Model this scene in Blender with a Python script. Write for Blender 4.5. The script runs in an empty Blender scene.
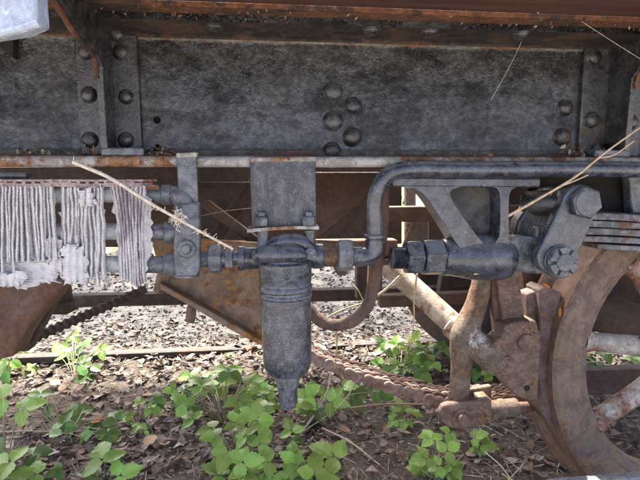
import bpy, bmesh, math, random
from mathutils import Vector, Matrix, noise
random.seed(7)
R = math.radians
scene = bpy.context.scene
col = scene.collection

# ------------------------------------------------------------------ camera
HC = 1.02                      # camera height above the ground
YAW, PITCH, FPX = R(6.5), R(7.67), 520.0
cd = bpy.data.cameras.new('camera'); cam = bpy.data.objects.new('camera', cd); col.objects.link(cam)
cam.location = (0, 0, HC); cam.rotation_euler = (R(90) - PITCH, 0, -YAW)
cd.sensor_width = 36; cd.lens = FPX / 640 * 36; cd.clip_start = .02; cd.clip_end = 500
scene.camera = cam
CF = Vector((math.sin(YAW)*math.cos(PITCH), math.cos(YAW)*math.cos(PITCH), -math.sin(PITCH)))
CR = Vector((math.cos(YAW), -math.sin(YAW), 0)); CU = CR.cross(CF)
C0 = Vector((0, 0, HC))
def ray(px, py): return CF + CR*((px-320)/FPX) + CU*((240-py)/FPX)
def P(px, py, Y):              # the place at depth Y (m from the camera, across the wagon)
    d = ray(px, py); return C0 + d*(Y/d.y)
def G(px, py, z=0):            # the place at height z
    d = ray(px, py); return C0 + d*((z-HC)/d.z)
def pm(Y, px=320): return FPX/(P(px, 240, Y)-C0).dot(CF)      # pixels per metre there

# ------------------------------------------------------------------ sky, sun, exposure
SUN_EL, SUN_AZ = R(60), R(-14)          # behind the wagon, a little to the left
w = bpy.data.worlds.new('World'); scene.world = w; w.use_nodes = True
nt = w.node_tree; bg = nt.nodes['Background']
sk = nt.nodes.new('ShaderNodeTexSky'); sk.sky_type = 'NISHITA'; sk.sun_disc = False
sk.sun_elevation = SUN_EL; sk.sun_rotation = SUN_AZ; sk.dust_density = 6.5; sk.air_density = .42; sk.ozone_density = .1
nt.links.new(sk.outputs[0], bg.inputs[0]); bg.inputs[1].default_value = 0.15
sl = bpy.data.lights.new('sun', 'SUN'); sl.energy = 2.0; sl.angle = R(.6); sl.color = (1, .95, .87)
sun = bpy.data.objects.new('sun', sl); col.objects.link(sun)
sd = Vector((math.sin(SUN_AZ)*math.cos(SUN_EL), math.cos(SUN_AZ)*math.cos(SUN_EL), math.sin(SUN_EL)))
sun.rotation_euler = sd.to_track_quat('Z', 'Y').to_euler(); sun.location = sd*20
scene.view_settings.view_transform = 'Standard'; scene.view_settings.look = 'None'
scene.view_settings.exposure = 3.05; scene.view_settings.gamma = 1
scene.render.engine = 'CYCLES'
scene.cycles.max_bounces = 6; scene.cycles.diffuse_bounces = 4; scene.cycles.glossy_bounces = 4

# ------------------------------------------------------------------ materials
class NT:
    def __init__(s, name):
        s.m = bpy.data.materials.new(name); s.m.use_nodes = True
        s.t = s.m.node_tree; s.b = s.t.nodes['Principled BSDF']
        s.pos = s.t.nodes.new('ShaderNodeNewGeometry')
    def n(s, ty, **k):
        x = s.t.nodes.new(ty)
        for a, v in k.items(): setattr(x, a, v)
        return x
    def l(s, a, b): s.t.links.new(a, b)
    def noise(s, scale, detail=4, rough=.55, dist=0, vec=None, sc=None):
        x = s.n('ShaderNodeTexNoise'); x.inputs['Scale'].default_value = scale; x.inputs['Detail'].default_value = min(detail, 5)
        x.inputs['Roughness'].default_value = rough; x.inputs['Distortion'].default_value = dist
        v = vec or s.pos.outputs['Position']
        if sc:
            mp = s.n('ShaderNodeMapping'); mp.inputs['Scale'].default_value = sc; s.l(v, mp.inputs['Vector']); v = mp.outputs[0]
        s.l(v, x.inputs['Vector']); return x.outputs['Fac']
    def ramp(s, fac, lo, hi, a=0, b=1):
        x = s.n('ShaderNodeMapRange'); x.interpolation_type = 'SMOOTHSTEP'
        x.inputs['From Min'].default_value = lo; x.inputs['From Max'].default_value = hi
        x.inputs['To Min'].default_value = a; x.inputs['To Max'].default_value = b
        s.l(fac, x.inputs['Value']); return x.outputs[0]
    def mix(s, fac, a, b):
        x = s.n('ShaderNodeMix', data_type='RGBA')
        for v, i in ((fac, 0), (a, 6), (b, 7)):
            if isinstance(v, (int, float)): x.inputs[i].default_value = v
            elif isinstance(v, tuple): x.inputs[i].default_value = (*v, 1) if len(v) == 3 else v
            else: s.l(v, x.inputs[i])
        return x.outputs[2]
    def math(s, op, a, b=0.0, c=None):
        x = s.n('ShaderNodeMath', operation=op)
        for v, i in ((a, 0), (b, 1), (c, 2)):
            if v is None: continue
            if isinstance(v, (int, float)): x.inputs[i].default_value = v
            else: s.l(v, x.inputs[i])
        return x.outputs[0]
    def bump(s, h, strength, dist, prev=None):
        x = s.n('ShaderNodeBump'); x.inputs['Strength'].default_value = strength; x.inputs['Distance'].default_value = dist
        s.l(h, x.inputs['Height'])
        if prev: s.l(prev, x.inputs['Normal'])
        return x.outputs[0]
    def out(s, colr, rough, normal=None, spec=None):
        for v, k in ((colr, 'Base Color'), (rough, 'Roughness'), (spec, 'Specular IOR Level')):
            if v is None: continue
            if isinstance(v, tuple): s.b.inputs[k].default_value = (*v, 1)
            elif isinstance(v, (int, float)): s.b.inputs[k].default_value = v
            else: s.l(v, s.b.inputs[k])
        if normal: s.l(normal, s.b.inputs['Normal'])
        return s.m

RUST1, RUST2, RUST3 = (.115, .05, .026), (.21, .092, .04), (.06, .03, .02)
def metal(name, a, b, rust=.62, rough=.42, scale=28, pebble=.5, lichen=.0, top=None, topamt=.6, r1=RUST1, r2=RUST2,
          lcol=(.45, .47, .45), spots=(), soft=.05, fine=260, rrough=.85, spec=.5, streak=0):
    """weathered paint over iron: two paint tones in blotches, rust where the paint has gone, pale lichen specks,
       dust lying on faces that look up"""
    s = NT(name)
    blot = s.ramp(s.noise(scale, 8, .68, .6), .40, .62)
    c = s.mix(blot, a, b)
    grain = s.noise(fine, 5, .7)
    c = s.mix(s.ramp(grain, .52, .72, 0, .55), c, tuple(min(1, x*1.9+.012) for x in b))
    rm = s.ramp(s.math('ADD', s.math('MULTIPLY', s.noise(scale*.28, 10, .72, .4), .8), s.math('MULTIPLY', s.noise(scale*2.2, 6, .7), .25)), rust-soft-.02, rust+soft-.02)
    rc = s.mix(s.ramp(s.noise(scale*3, 6, .7), .38, .64), r1, r2)
    rc = s.mix(s.ramp(s.noise(fine*.6, 4, .7), .55, .75, 0, .7), rc, RUST3)
    c = s.mix(rm, c, rc)
    if streak:
        c = s.mix(s.math('MULTIPLY', s.ramp(s.noise(48, 8, .75, .3, sc=(1, 1, .13)), .46, .62), streak), c, tuple(x*.5 for x in a))
    if lichen:
        lm = s.ramp(s.noise(scale*5, 7, .75), .70-lichen, .76-lichen)
        c = s.mix(s.math('MULTIPLY', lm, .75), c, lcol)
    if top:
        sp = s.n('ShaderNodeSeparateXYZ'); s.l(s.pos.outputs['Normal'], sp.inputs[0])
        tm = s.math('MULTIPLY', s.ramp(sp.outputs[2], .35, .85, 0, topamt), s.ramp(s.noise(scale*1.5, 6, .7), .3, .55))
        c = s.mix(tm, c, top)
    for p, rad, sc in spots:                                 # splashes with a shape of their own
        d = s.n('ShaderNodeVectorMath', operation='DISTANCE'); s.l(s.pos.outputs['Position'], d.inputs[0]); d.inputs[1].default_value = p
        sm = s.ramp(s.math('ADD', d.outputs['Value'], s.math('MULTIPLY', s.noise(75, 8, .85), rad*2.4)), rad*1.6, rad*2.0, 1, 0)
        c = s.mix(s.math('MULTIPLY', sm, .9), c, sc)
    rg = s.math('ADD', s.math('MULTIPLY', rm, rrough-rough), rough)
    rg = s.math('ADD', rg, s.math('MULTIPLY', s.ramp(s.noise(scale*2, 6, .7), .35, .65), .12))
    nb = s.bump(s.noise(150, 4, .6), .5*pebble, .004)
    nb = s.bump(s.math('ADD', grain, s.math('MULTIPLY', rm, s.noise(120, 6, .8))), .55*pebble, .003, nb)
    return s.out(c, rg, nb, spec)

def mk_wood(name, a, b, flake=(.4, .34, .26)):
    s = NT(name)
    g = s.noise(30, 8, .7, .5, sc=(.06, 1, 1))
    c = s.mix(s.ramp(g, .35, .65), a, b)
    c = s.mix(s.ramp(s.noise(40, 8, .75), .62, .7, 0, .7), c, flake)
    return s.out(c, .85, s.bump(g, .6, .006))

def tinted(name, rough=.8, rng=(.75, 1.3), nscale=60, bump=.3, trans=0, fine=300):
    """per-piece colour from the mesh's 'tint' attribute, broken up by noise"""
    s = NT(name)
    at = s.n('ShaderNodeAttribute', attribute_name='tint')
    f = s.ramp(s.noise(nscale, 5, .7), .3, .7, rng[0], rng[1])
    x = s.n('ShaderNodeVectorMath', operation='SCALE'); s.l(at.outputs['Color'], x.inputs[0]); s.l(f, x.inputs['Scale'])
    m = s.out(x.outputs[0], rough, s.bump(s.noise(fine, 4, .7), bump, .002))
    return m

def leaf_mat(name, c1, c2, vein):
    s = NT(name)
    tc = s.n('ShaderNodeTexCoord'); sp = s.n('ShaderNodeSeparateXYZ'); s.l(tc.outputs['Object'], sp.inputs[0])
    ax = s.math('ABSOLUTE', sp.outputs[0])
    wv = s.math('FRACT', s.math('SUBTRACT', s.math('MULTIPLY', sp.outputs[1], 7.5), s.math('MULTIPLY', ax, 7.0)))
    vm = s.ramp(s.math('ABSOLUTE', s.math('SUBTRACT', wv, .5)), .0, .12, 1, 0)
    mid = s.ramp(ax, .008, .03, 1, 0)
    vv = s.math('MAXIMUM', s.math('MULTIPLY', vm, .55), mid)
    oi = s.n('ShaderNodeObjectInfo')
    c = s.mix(s.ramp(s.noise(14, 5, .6), .35, .65), c1, c2)
    hs = s.n('ShaderNodeHueSaturation'); s.l(c, hs.inputs['Color'])
    s.l(s.math('ADD', s.math('MULTIPLY', oi.outputs['Random'], .035), .482), hs.inputs['Hue'])
    s.l(s.math('ADD', s.math('MULTIPLY', oi.outputs['Random'], .7), .62), hs.inputs['Value'])
    c = s.mix(s.math('MULTIPLY', vv, .5), hs.outputs[0], vein)
    c = s.mix(s.ramp(s.noise(70, 5, .7), .68, .74, 0, .6), c, (.16, .12, .05))
    m = s.out(c, .38, s.bump(vv, .5, .004))
    tr = s.n('ShaderNodeBsdfTranslucent'); s.l(c, tr.inputs[0])
    ms = s.n('ShaderNodeMixShader'); ms.inputs[0].default_value = .35
    s.l(s.b.outputs[0], ms.inputs[1]); s.l(tr.outputs[0], ms.inputs[2])
    s.l(ms.outputs[0], s.t.nodes['Material Output'].inputs[0])
    return m

def ground_mat():
    s = NT('soil')
    sp = s.n('ShaderNodeSeparateXYZ'); s.l(s.pos.outputs['Position'], sp.inputs[0])
    c = s.mix(s.ramp(s.noise(9, 8, .7), .35, .65), (.06, .046, .034), (.125, .10, .074))
    c = s.mix(s.ramp(s.noise(90, 6, .75), .52, .62, 0, .8), c, (.22, .17, .12))
    g = s.mix(s.ramp(s.noise(45, 5, .7), .42, .6), (.05, .046, .041), (.085, .08, .072))
    wob = s.math('ADD', sp.outputs[1], s.math('MULTIPLY', s.noise(3, 5, .6), .8))
    c = s.mix(s.ramp(wob, 3.1, 3.4), c, g)
    grs = s.mix(s.ramp(s.noise(20, 5, .7), .4, .6), (.09, .13, .03), (.2, .21, .08))
    c = s.mix(s.ramp(wob, 6.4, 7.6), c, grs)
    c = s.mix(s.ramp(s.math('ADD', s.math('MULTIPLY', sp.outputs[1], -1), s.math('MULTIPLY', s.noise(3, 5, .6), .8)), -.2, .35), c, s.mix(s.ramp(s.noise(38, 5, .7), .4, .62), (.20, .19, .175), (.32, .31, .29)))  # unseen ground on the camera side, made pale to bounce light under the frame
    return s.out(c, .95, s.bump(s.noise(120, 8, .75), .8, .01))

def cloth_mat(name='frayed_white_cloth', th=.58, lil=(.36, .315, .31)):
    s = NT(name)
    wv = s.n('ShaderNodeTexWave', wave_type='BANDS', bands_direction='Z'); wv.inputs['Scale'].default_value = 75
    wv.inputs['Distortion'].default_value = 2; wv.inputs['Detail'].default_value = 2; s.l(s.pos.outputs['Position'], wv.inputs['Vector'])
    c = s.mix(s.ramp(s.noise(40, 6, .7), .35, .62), (.68, .665, .655), (.55, .535, .53))
    c = s.mix(s.ramp(s.noise(14, 7, .75, sc=(1, 1, .35)), th, th+.12, 0, .85), c, lil)
    c = s.mix(s.ramp(s.noise(120, 5, .7), .62, .7, 0, .6), c, (.34, .29, .24))
    nb = s.bump(wv.outputs['Fac'], .5, .0025); nb = s.bump(s.noise(350, 4, .7), .4, .002, nb)
    return s.out(c, .95, nb)

def web_mat():
    s = NT('black_gloss_paint')
    sp = s.n('ShaderNodeSeparateXYZ'); s.l(s.pos.outputs['Position'], sp.inputs[0])
    big = s.ramp(s.math('ADD', s.noise(5.5, 8, .66, .5), s.math('MULTIPLY', sp.outputs[0], -.09)), .42, .60)      # gloss black / chalky grey
    med = s.ramp(s.noise(30, 8, .78, .9), .44, .60)
    fl = s.noise(260, 4, .75)
    c = s.mix(big, (.0035, .0037, .0042), (.014, .0142, .0145))
    c = s.mix(s.math('MULTIPLY', med, .6), c, (.022, .0225, .0235))
    c = s.mix(s.math('MULTIPLY', s.ramp(fl, .53, .66), s.ramp(s.noise(13, 7, .75), .40, .62, .12, .9)), c, (.12, .122, .126))
    c = s.mix(s.ramp(s.noise(60, 7, .82, .5), .60, .63, 0, .85), c, (.006, .006, .006))
    c = s.mix(s.ramp(s.noise(34, 8, .8, .5), .655, .69, 0, .8), c, (.10, .055, .032))
    # grime and a greenish sheen painted in above the lower flange, and streaks below the top
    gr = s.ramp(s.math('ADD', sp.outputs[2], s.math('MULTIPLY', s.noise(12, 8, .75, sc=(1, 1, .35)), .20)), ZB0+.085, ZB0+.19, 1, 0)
    fm = s.ramp(s.math('ADD', sp.outputs[2], s.math('MULTIPLY', s.noise(8, 8, .80, .1, sc=(.45, 1, 1)), .34)), ZB0+.15, ZB0+.36, 1, 0)     # reflected sheen painted into the colour of the lower half
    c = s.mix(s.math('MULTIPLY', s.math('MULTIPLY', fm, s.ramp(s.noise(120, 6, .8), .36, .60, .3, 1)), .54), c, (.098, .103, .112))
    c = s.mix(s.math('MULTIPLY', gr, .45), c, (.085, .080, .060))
    st = s.ramp(s.noise(22, 7, .75, sc=(1, 1, .09)), .56, .70, 0, .5)
    c = s.mix(st, c, (.030, .026, .020))
    rg = s.math('ADD', s.math('MULTIPLY', s.ramp(s.noise(16, 8, .75, .6), .38, .60), .22), .09)
    rg = s.math('ADD', rg, s.math('MULTIPLY', s.ramp(s.noise(70, 8, .8, .6), .45, .60), .22))
    nb = s.bump(s.noise(9, 4, .5), .25, .010); nb = s.bump(s.noise(230, 3, .6), .60, .0016, nb); nb = s.bump(fl, .30, .0010, nb)
    spc = s.math('MULTIPLY', s.ramp(s.noise(15, 8, .8, .2, sc=(.5, 1, 1)), .36, .62, .2, 1), s.ramp(s.noise(75, 6, .8), .40, .60, .45, 1))
    return s.out(c, rg, nb, spc)
ZB0 = P(330, 158, 1.15).z
M = {}
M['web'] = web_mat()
M['grime'] = metal('tan_grime', (.075, .066, .05), (.17, .155, .125), rust=.60, rough=.7, scale=40, pebble=1.0, lichen=.06, lcol=(.3, .28, .23))
M['black'] = metal('black_paint_dusty', (.016, .016, .017), (.050, .051, .052), rust=.66, rough=.20, scale=34, pebble=.55, lichen=.06, lcol=(.20, .20, .19), top=(.17, .15, .10), spec=.7, r1=(.06, .04, .025), r2=(.13, .085, .045))
M['grey'] = metal('grey_weathered_paint', (.036, .042, .052), (.115, .125, .143), rust=.70, rough=.26, scale=40, pebble=.6, spec=.7, lichen=.10, lcol=(.42, .43, .44), top=(.34, .34, .335), topamt=.5)
M['bluegrey'] = metal('blue_grey_paint', (.015, .018, .025), (.055, .064, .082), rust=.76, rough=.12, scale=34, pebble=.35, spec=.75, lichen=.08, lcol=(.28, .30, .32), top=(.22, .23, .24), topamt=.65, fine=220)
M['speckle'] = metal('speckled_grey_black', (.019, .023, .032), (.074, .086, .108), rust=.75, rough=.14, scale=46, pebble=.5, spec=.75, lichen=.095, lcol=(.42, .43, .44), fine=220)
M['edge'] = metal('pale_rusty_edge', (.20, .19, .17), (.37, .36, .34), rust=.585, rough=.6, scale=32, pebble=.7, lichen=.08, lcol=(.55, .53, .48), r2=(.30, .15, .06))
M['rust'] = metal('brown_rust', (.10, .062, .050), (.165, .108, .086), rust=.54, rough=.78, scale=26, pebble=1.0, lichen=.03, lcol=(.30, .24, .16), r1=(.10, .052, .034), r2=(.17, .09, .055))
M['mauve'] = metal('brown_cast_rust', (.085, .050, .036), (.175, .110, .080), rust=.60, rough=.58, scale=38, pebble=1.2, lichen=.085, lcol=(.32, .235, .11), r1=(.06, .036, .027), r2=(.24, .14, .055), fine=190)
M['tyre'] = metal('brown_tyre_rust', (.095, .060, .045), (.185, .125, .092), rust=.585, rough=.52, scale=28, pebble=1.1, lichen=.10, lcol=(.36, .28, .13), r2=(.11, .12, .13), r1=(.22, .135, .06), fine=190)
M['tan'] = metal('tan_rust', (.085, .060, .042), (.185, .140, .10), rust=.56, rough=.68, scale=30, pebble=1.1, lichen=.07, lcol=(.40, .35, .27), r1=(.09, .055, .038), r2=(.20, .11, .055), fine=190,
                 spots=((tuple(P(477, 341, 1.245)), .045, (.50, .49, .47)),))
M['mossy'] = metal('mossy_pale_tube', (.27, .21, .155), (.44, .38, .31), rust=.62, rough=.75, scale=26, pebble=.9, lichen=.08, lcol=(.24, .26, .08))
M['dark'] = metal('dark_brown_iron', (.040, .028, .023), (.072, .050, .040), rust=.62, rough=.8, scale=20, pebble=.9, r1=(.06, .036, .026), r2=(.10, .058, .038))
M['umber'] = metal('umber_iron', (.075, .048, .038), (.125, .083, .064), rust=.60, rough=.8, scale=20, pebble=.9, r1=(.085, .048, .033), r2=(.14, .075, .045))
M['ochre'] = metal('ochre_rust', (.15, .10, .072), (.24, .175, .125), rust=.58, rough=.75, scale=18, pebble=1.0, lichen=.04, lcol=(.38, .26, .12), r2=(.36, .19, .06))
M['leafspring'] = metal('grey_leaf', (.075, .078, .082), (.19, .192, .195), rust=.60, rough=.5, scale=44, pebble=1.0, lichen=.07, lcol=(.36, .35, .33), r1=(.09, .05, .034), r2=(.18, .10, .06))
M['spoke'] = metal('chalky_spoke', (.26, .235, .20), (.42, .39, .34), rust=.52, rough=.8, scale=20, pebble=1.0, lichen=.05, r2=(.28, .15, .10))
M['strip'] = metal('pink_rusty_strip', (.27, .20, .18), (.40, .32, .30), rust=.60, rough=.75, scale=40, pebble=.9)
M['white'] = metal('white_board_paint', (.26, .30, .37), (.40, .45, .51), rust=.86, rough=.6, scale=18, pebble=1.3, fine=120)
M['void'] = metal('void_black', (.010, .009, .008), (.018, .016, .014), rust=.9, rough=.9)  # near-black, the darkness of holes and the pocket put into the colour
M['palegrey'] = metal('pale_green_grey_paint', (.30, .32, .31), (.45, .47, .46), rust=.78, rough=.55, scale=30, pebble=.6, lichen=.08, lcol=(.6, .62, .6))
M['olive'] = metal('olive_brown_iron', (.026, .021, .014), (.05, .041, .028), rust=.62, rough=.7, scale=24, pebble=.8)
M['tread'] = metal('dark_brown_tread', (.095, .054, .036), (.17, .10, .068), rust=.60, rough=.6, scale=26, pebble=.8, r1=(.12, .06, .034), r2=(.20, .105, .055))
M['chain'] = metal('worn_chain_iron', (.15, .095, .07), (.27, .19, .15), rust=.62, rough=.5, scale=40, pebble=.8, lichen=.06, lcol=(.45, .37, .31), r1=(.11, .06, .04), r2=(.22, .13, .085))
M['mottle'] = metal('mottled_plate', (.020, .023, .029), (.085, .091, .102), rust=.70, rough=.26, scale=60, pebble=.8, spec=.7, lichen=.10, lcol=(.34, .35, .355), fine=240, streak=.75)
M['redrust'] = metal('flaking_red_rust', (.030, .019, .014), (.075, .040, .027), rust=.53, rough=.85, scale=22, pebble=1.4, lichen=.06, lcol=(.26, .18, .11), r1=(.13, .05, .026), r2=(.22, .09, .04))
M['dusty'] = metal('dusty_casting', (.028, .029, .030), (.085, .080, .070), rust=.66, rough=.5, scale=26, pebble=.9, lichen=.06, lcol=(.22, .20, .16), r1=(.07, .055, .038), r2=(.16, .12, .07))
M['block'] = metal('purple_brown_block', (.075, .048, .042), (.15, .102, .088), rust=.64, rough=.55, scale=40, pebble=1.2, lichen=.07, lcol=(.26, .20, .12), r1=(.06, .036, .028), r2=(.19, .11, .05), fine=190)
M['under'] = metal('grimy_underside', (.016, .0135, .011), (.040, .032, .025), rust=.58, rough=.6, scale=30, pebble=1.0, r1=(.05, .03, .02), r2=(.10, .052, .03))
M['wood'] = mk_wood('rotten_timber', (.06, .032, .02), (.13, .07, .045))
M['redwood'] = mk_wood('red_brown_timber', (.055, .022, .016), (.095, .038, .026), (.09, .05, .035))
M['flake'] = tinted('rust_flakes', .85)
M['stone'] = tinted('gravel_stone', .85, (.8, 1.2), 120)
M['litter'] = tinted('dead_leaf', .8, (.65, 1.35), 60)
M['straw'] = tinted('dry_straw', .8, (.75, 1.2), 120)
M['soil'] = ground_mat()
M['cloth'] = cloth_mat()
M['lilac'] = cloth_mat('lilac_edged_cloth', .50, (.27, .215, .255))
M['leafA'] = leaf_mat('bramble_green', (.19, .34, .055), (.28, .44, .09), (.44, .55, .22))
M['leafB'] = leaf_mat('bramble_deep_green', (.085, .175, .033), (.135, .25, .05), (.12, .24, .08))
M['leafC'] = leaf_mat('bramble_yellow_green', (.20, .32, .05), (.28, .38, .07), (.36, .46, .16))
M['stem'] = tinted('bramble_stem', .6)
M['far'] = tinted('far_leaves', .6, (.7, 1.3), 8)

# ------------------------------------------------------------------ mesh tools (all in world coordinates)
def cr(pts, n=6):
    pts = [Vector(p) for p in pts]; out = []
    for i in range(len(pts)-1):
        a, b = pts[i], pts[i+1]; p0 = pts[i-1] if i else a*2-b; p3 = pts[i+2] if i+2 < len(pts) else b*2-a
        for k in range(n):
            t = k/n
            out.append(.5*((2*a)+(b-p0)*t+(2*p0-5*a+4*b-p3)*t*t+(3*a-p0-3*b+p3)*t**3))
    out.append(pts[-1]); return out

class MB:
    def __init__(s): s.v = []; s.f = []; s.c = []
    def add(s, vs, fs, tint=None):
        o = len(s.v); s.v += [Vector(v) for v in vs]; s.f += [tuple(i+o for i in f) for f in fs]
        if tint is not None: s.c += [tint]*len(vs)
        return s
    def box(s, x0, x1, y0, y1, z0, z1):
        return s.add([(x, y, z) for x in (x0, x1) for y in (y0, y1) for z in (z0, z1)],
                     [(0,1,3,2),(4,6,7,5),(0,4,5,1),(2,3,7,6),(0,2,6,4),(1,5,7,3)])
    def prism(s, pts, ext, tint=None):
        n = len(pts); e = Vector(ext); a = [Vector(p) for p in pts]
        nrm = Vector((0,0,0))
        for i in range(n): nrm += (a[i]-a[0]).cross(a[(i+1) % n]-a[0])
        if nrm.dot(e) > 0: a.reverse()
        return s.add(a+[p+e for p in a], [tuple(range(n)), tuple(range(2*n-1, n-1, -1))]+[(i, i+n, (i+1) % n+n, (i+1) % n) for i in range(n)], tint)
    def lathe(s, prof, org, axis, seg=32, ph=0, sx=None):
        ax = Vector(axis).normalized(); u = ax.orthogonal().normalized()
        if abs(ax.z) < .9: u = (Vector((0,0,1))-ax*ax.z).normalized()
        else: u = Vector((0,-1,0))
        v = ax.cross(u); org = Vector(org); vs = []; fs = []
        for r, t in prof:
            for k in range(seg):
                a = 2*math.pi*k/seg+ph; vs.append(org+ax*t+(u*math.cos(a)+v*math.sin(a))*r)
        for i in range(len(prof)-1):
            for k in range(seg):
                k2 = (k+1) % seg; fs.append((i*seg+k, i*seg+k2, (i+1)*seg+k2, (i+1)*seg+k))
        if prof[0][0] > 1e-6 and prof[0] != prof[-1]: fs.append(tuple(range(seg-1, -1, -1)))
        if prof[-1][0] > 1e-6 and prof[0] != prof[-1]: fs.append(tuple(range((len(prof)-1)*seg, len(prof)*seg)))
        return s.add(vs, fs)
    def cyl(s, a, b, r, seg=24, ch=.1, r2=None):
        a = Vector(a); b = Vector(b); L = (b-a).length; r2 = r2 or r; c = min(r*ch, L*.3)
        return s.lathe([(r-c, 0), (r, c), (r2, L-c), (r2-c, L)], a, b-a, seg)
    def hexnut(s, a, b, r, ph=0.0):
        a = Vector(a); b = Vector(b); L = (b-a).length
        return s.lathe([(r*.90, 0), (r, min(L*.12, .004)), (r, L-min(L*.12, .004)), (r*.90, L)], a, b-a, 6, ph)
    def tube(s, pts, rad, seg=14, cap=True, tint=None, squash=1):
        pts = [Vector(p) for p in pts]; n = len(pts)
        if not isinstance(rad, (list, tuple)): rad = [rad]*n
        T = [(pts[min(i+1, n-1)]-pts[max(i-1, 0)]).normalized() for i in range(n)]
        u = T[0].orthogonal().normalized(); vs = []; fs = []
        for i in range(n):
            u = (u-T[i]*u.dot(T[i])).normalized(); v = T[i].cross(u)
            for k in range(seg):
                a = 2*math.pi*k/seg; vs.append(pts[i]+(u*math.cos(a)+v*math.sin(a)*squash)*rad[i])
        for i in range(n-1):
            for k in range(seg):
                k2 = (k+1) % seg; fs.append((i*seg+k, i*seg+k2, (i+1)*seg+k2, (i+1)*seg+k))
        if cap: fs += [tuple(range(seg-1, -1, -1)), tuple(range((n-1)*seg, n*seg))]
        return s.add(vs, fs, tint)
    def dome(s, c, nrm, r, h, seg=16):
        return s.lathe([(r, -.002), (r, h*.12), (r*.95, h*.36), (r*.78, h*.70), (r*.45, h*.93), (0, h)], c, nrm, seg)
    def rough(s, amp, scale):
        s.v = [v+noise.noise_vector(v*scale)*amp for v in s.v]; return s
    def turn(s, org, axis, ang):
        m = Matrix.Rotation(ang, 4, axis); o = Vector(org); s.v = [o+(m @ (v-o)) for v in s.v]; return s

WORLD = {}
def emit(name, mb, mat, parent=None, bevel=0, ang=38, seg=2, sub=0, kind=None, label=None, centre=True):
    lo = Vector([min(v[i] for v in mb.v) for i in range(3)]); hi = Vector([max(v[i] for v in mb.v) for i in range(3)])
    o = (lo+hi)/2 if centre else Vector((0,0,0))
    if parent is None: o.z = lo.z
    me = bpy.data.meshes.new(name); me.from_pydata([v-o for v in mb.v], [], mb.f); me.validate()
    if mb.c:
        at = me.attributes.new('tint', 'FLOAT_COLOR', 'POINT')
        at.data.foreach_set('color', [x for c in mb.c for x in (*c, 1)])
    bm = bmesh.new(); bm.from_mesh(me); bmesh.ops.recalc_face_normals(bm, faces=bm.faces) if len(bm.faces) < 20000 else None; bm.to_mesh(me); bm.free()
    me.polygons.foreach_set('use_smooth', [True]*len(me.polygons)); me.set_sharp_from_angle(angle=R(ang))
    me.materials.append(M[mat] if isinstance(mat, str) else mat)
    ob = bpy.data.objects.new(name, me); col.objects.link(ob)
    return place(ob, o, parent, kind, label, bevel, seg, sub)
def place(ob, o, parent=None, kind=None, label=None, bevel=0, seg=2, sub=0):
    if parent: ob.parent = parent; ob.location = o-WORLD[parent.name]
    else: ob.location = o
    WORLD[ob.name] = Vector(o)
    if bevel:
        b = ob.modifiers.new('bevel', 'BEVEL'); b.width = bevel; b.segments = seg; b.limit_method = 'ANGLE'; b.angle_limit = R(35); b.harden_normals = False
    if sub:
        q = ob.modifiers.new('smooth', 'SUBSURF'); q.levels = sub; q.render_levels = sub
    if kind: ob['kind'] = kind
    if label: ob['label'] = label
    return ob
def tag(o, label, cat, group=None):
    o['label'] = label; o['category'] = cat
    if group: o['group'] = group
    return o
def thing(name, label, cat, loc, group=None):
    o = bpy.data.objects.new(name, None); col.objects.link(o); o.location = loc; o.empty_display_size = .05
    WORLD[o.name] = Vector(loc); return tag(o, label, cat, group)

_riv = {}
def rivet(parent, pos, nrm, r, mat='black', name='rivet', hh=.62):
    if mat not in _riv:
        mb = MB(); mb.lathe([(1.12, -.05), (1.12, .04), (1.0, .07), (.97, .25), (.80, .50), (.48, .66), (0, .72)], (0,0,0), (0,0,1), 18)
        mb.v = [v+noise.noise_vector(v*1.3)*.05 for v in mb.v]
        me = bpy.data.meshes.new('rivet'); me.from_pydata(mb.v, [], mb.f); me.polygons.foreach_set('use_smooth', [True]*len(me.polygons)); me.materials.append(M[mat]); _riv[mat] = me
    ob = bpy.data.objects.new(name, _riv[mat]); col.objects.link(ob)
    q = Vector(nrm).to_track_quat('Z', 'Y'); ob.rotation_mode = 'QUATERNION'
    ob.rotation_quaternion = q @ Matrix.Rotation(random.random()*6.28, 4, 'Z').to_quaternion(); q2 = random.uniform(.93, 1.07); ob.scale = (r*q2, r*q2*random.uniform(.95, 1.05), r*hh/.62*random.uniform(.85, 1.15))
    return place(ob, Vector(pos), parent)

# ================================================================== SETTING: ground, gravel, litter
gm = MB(); N = 90
def gz(x, y): return .058*max(0, min(1, (y-2.25)/.35))+.018*noise.noise(Vector((x*2.2, y*2.2, 0)))+.03*noise.noise(Vector((x*.6, y*.6, 3)))
xs = [-60+i*5 for i in range(11)]+[-5+i*.14 for i in range(1, 79)]+[7+i*5 for i in range(11)]
ys = [-40, -30, -20, -12, -7, -4, -2]+[-1+i*.14 for i in range(70)]+[9, 10, 12, 15, 20, 30, 45, 70, 120, 200]
for y in ys:
    for x in xs: gm.v.append(Vector((x*(4 if abs(x) > 20 else 1), y, gz(x, y) if abs(x) < 20 and -5 < y < 20 else 0)))
nx = len(xs)
gm.f = [(j*nx+i, j*nx+i+1, (j+1)*nx+i+1, (j+1)*nx+i) for j in range(len(ys)-1) for i in range(nx-1)]
gr = emit('ground', gm, 'soil', kind='structure', centre=False)

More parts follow.
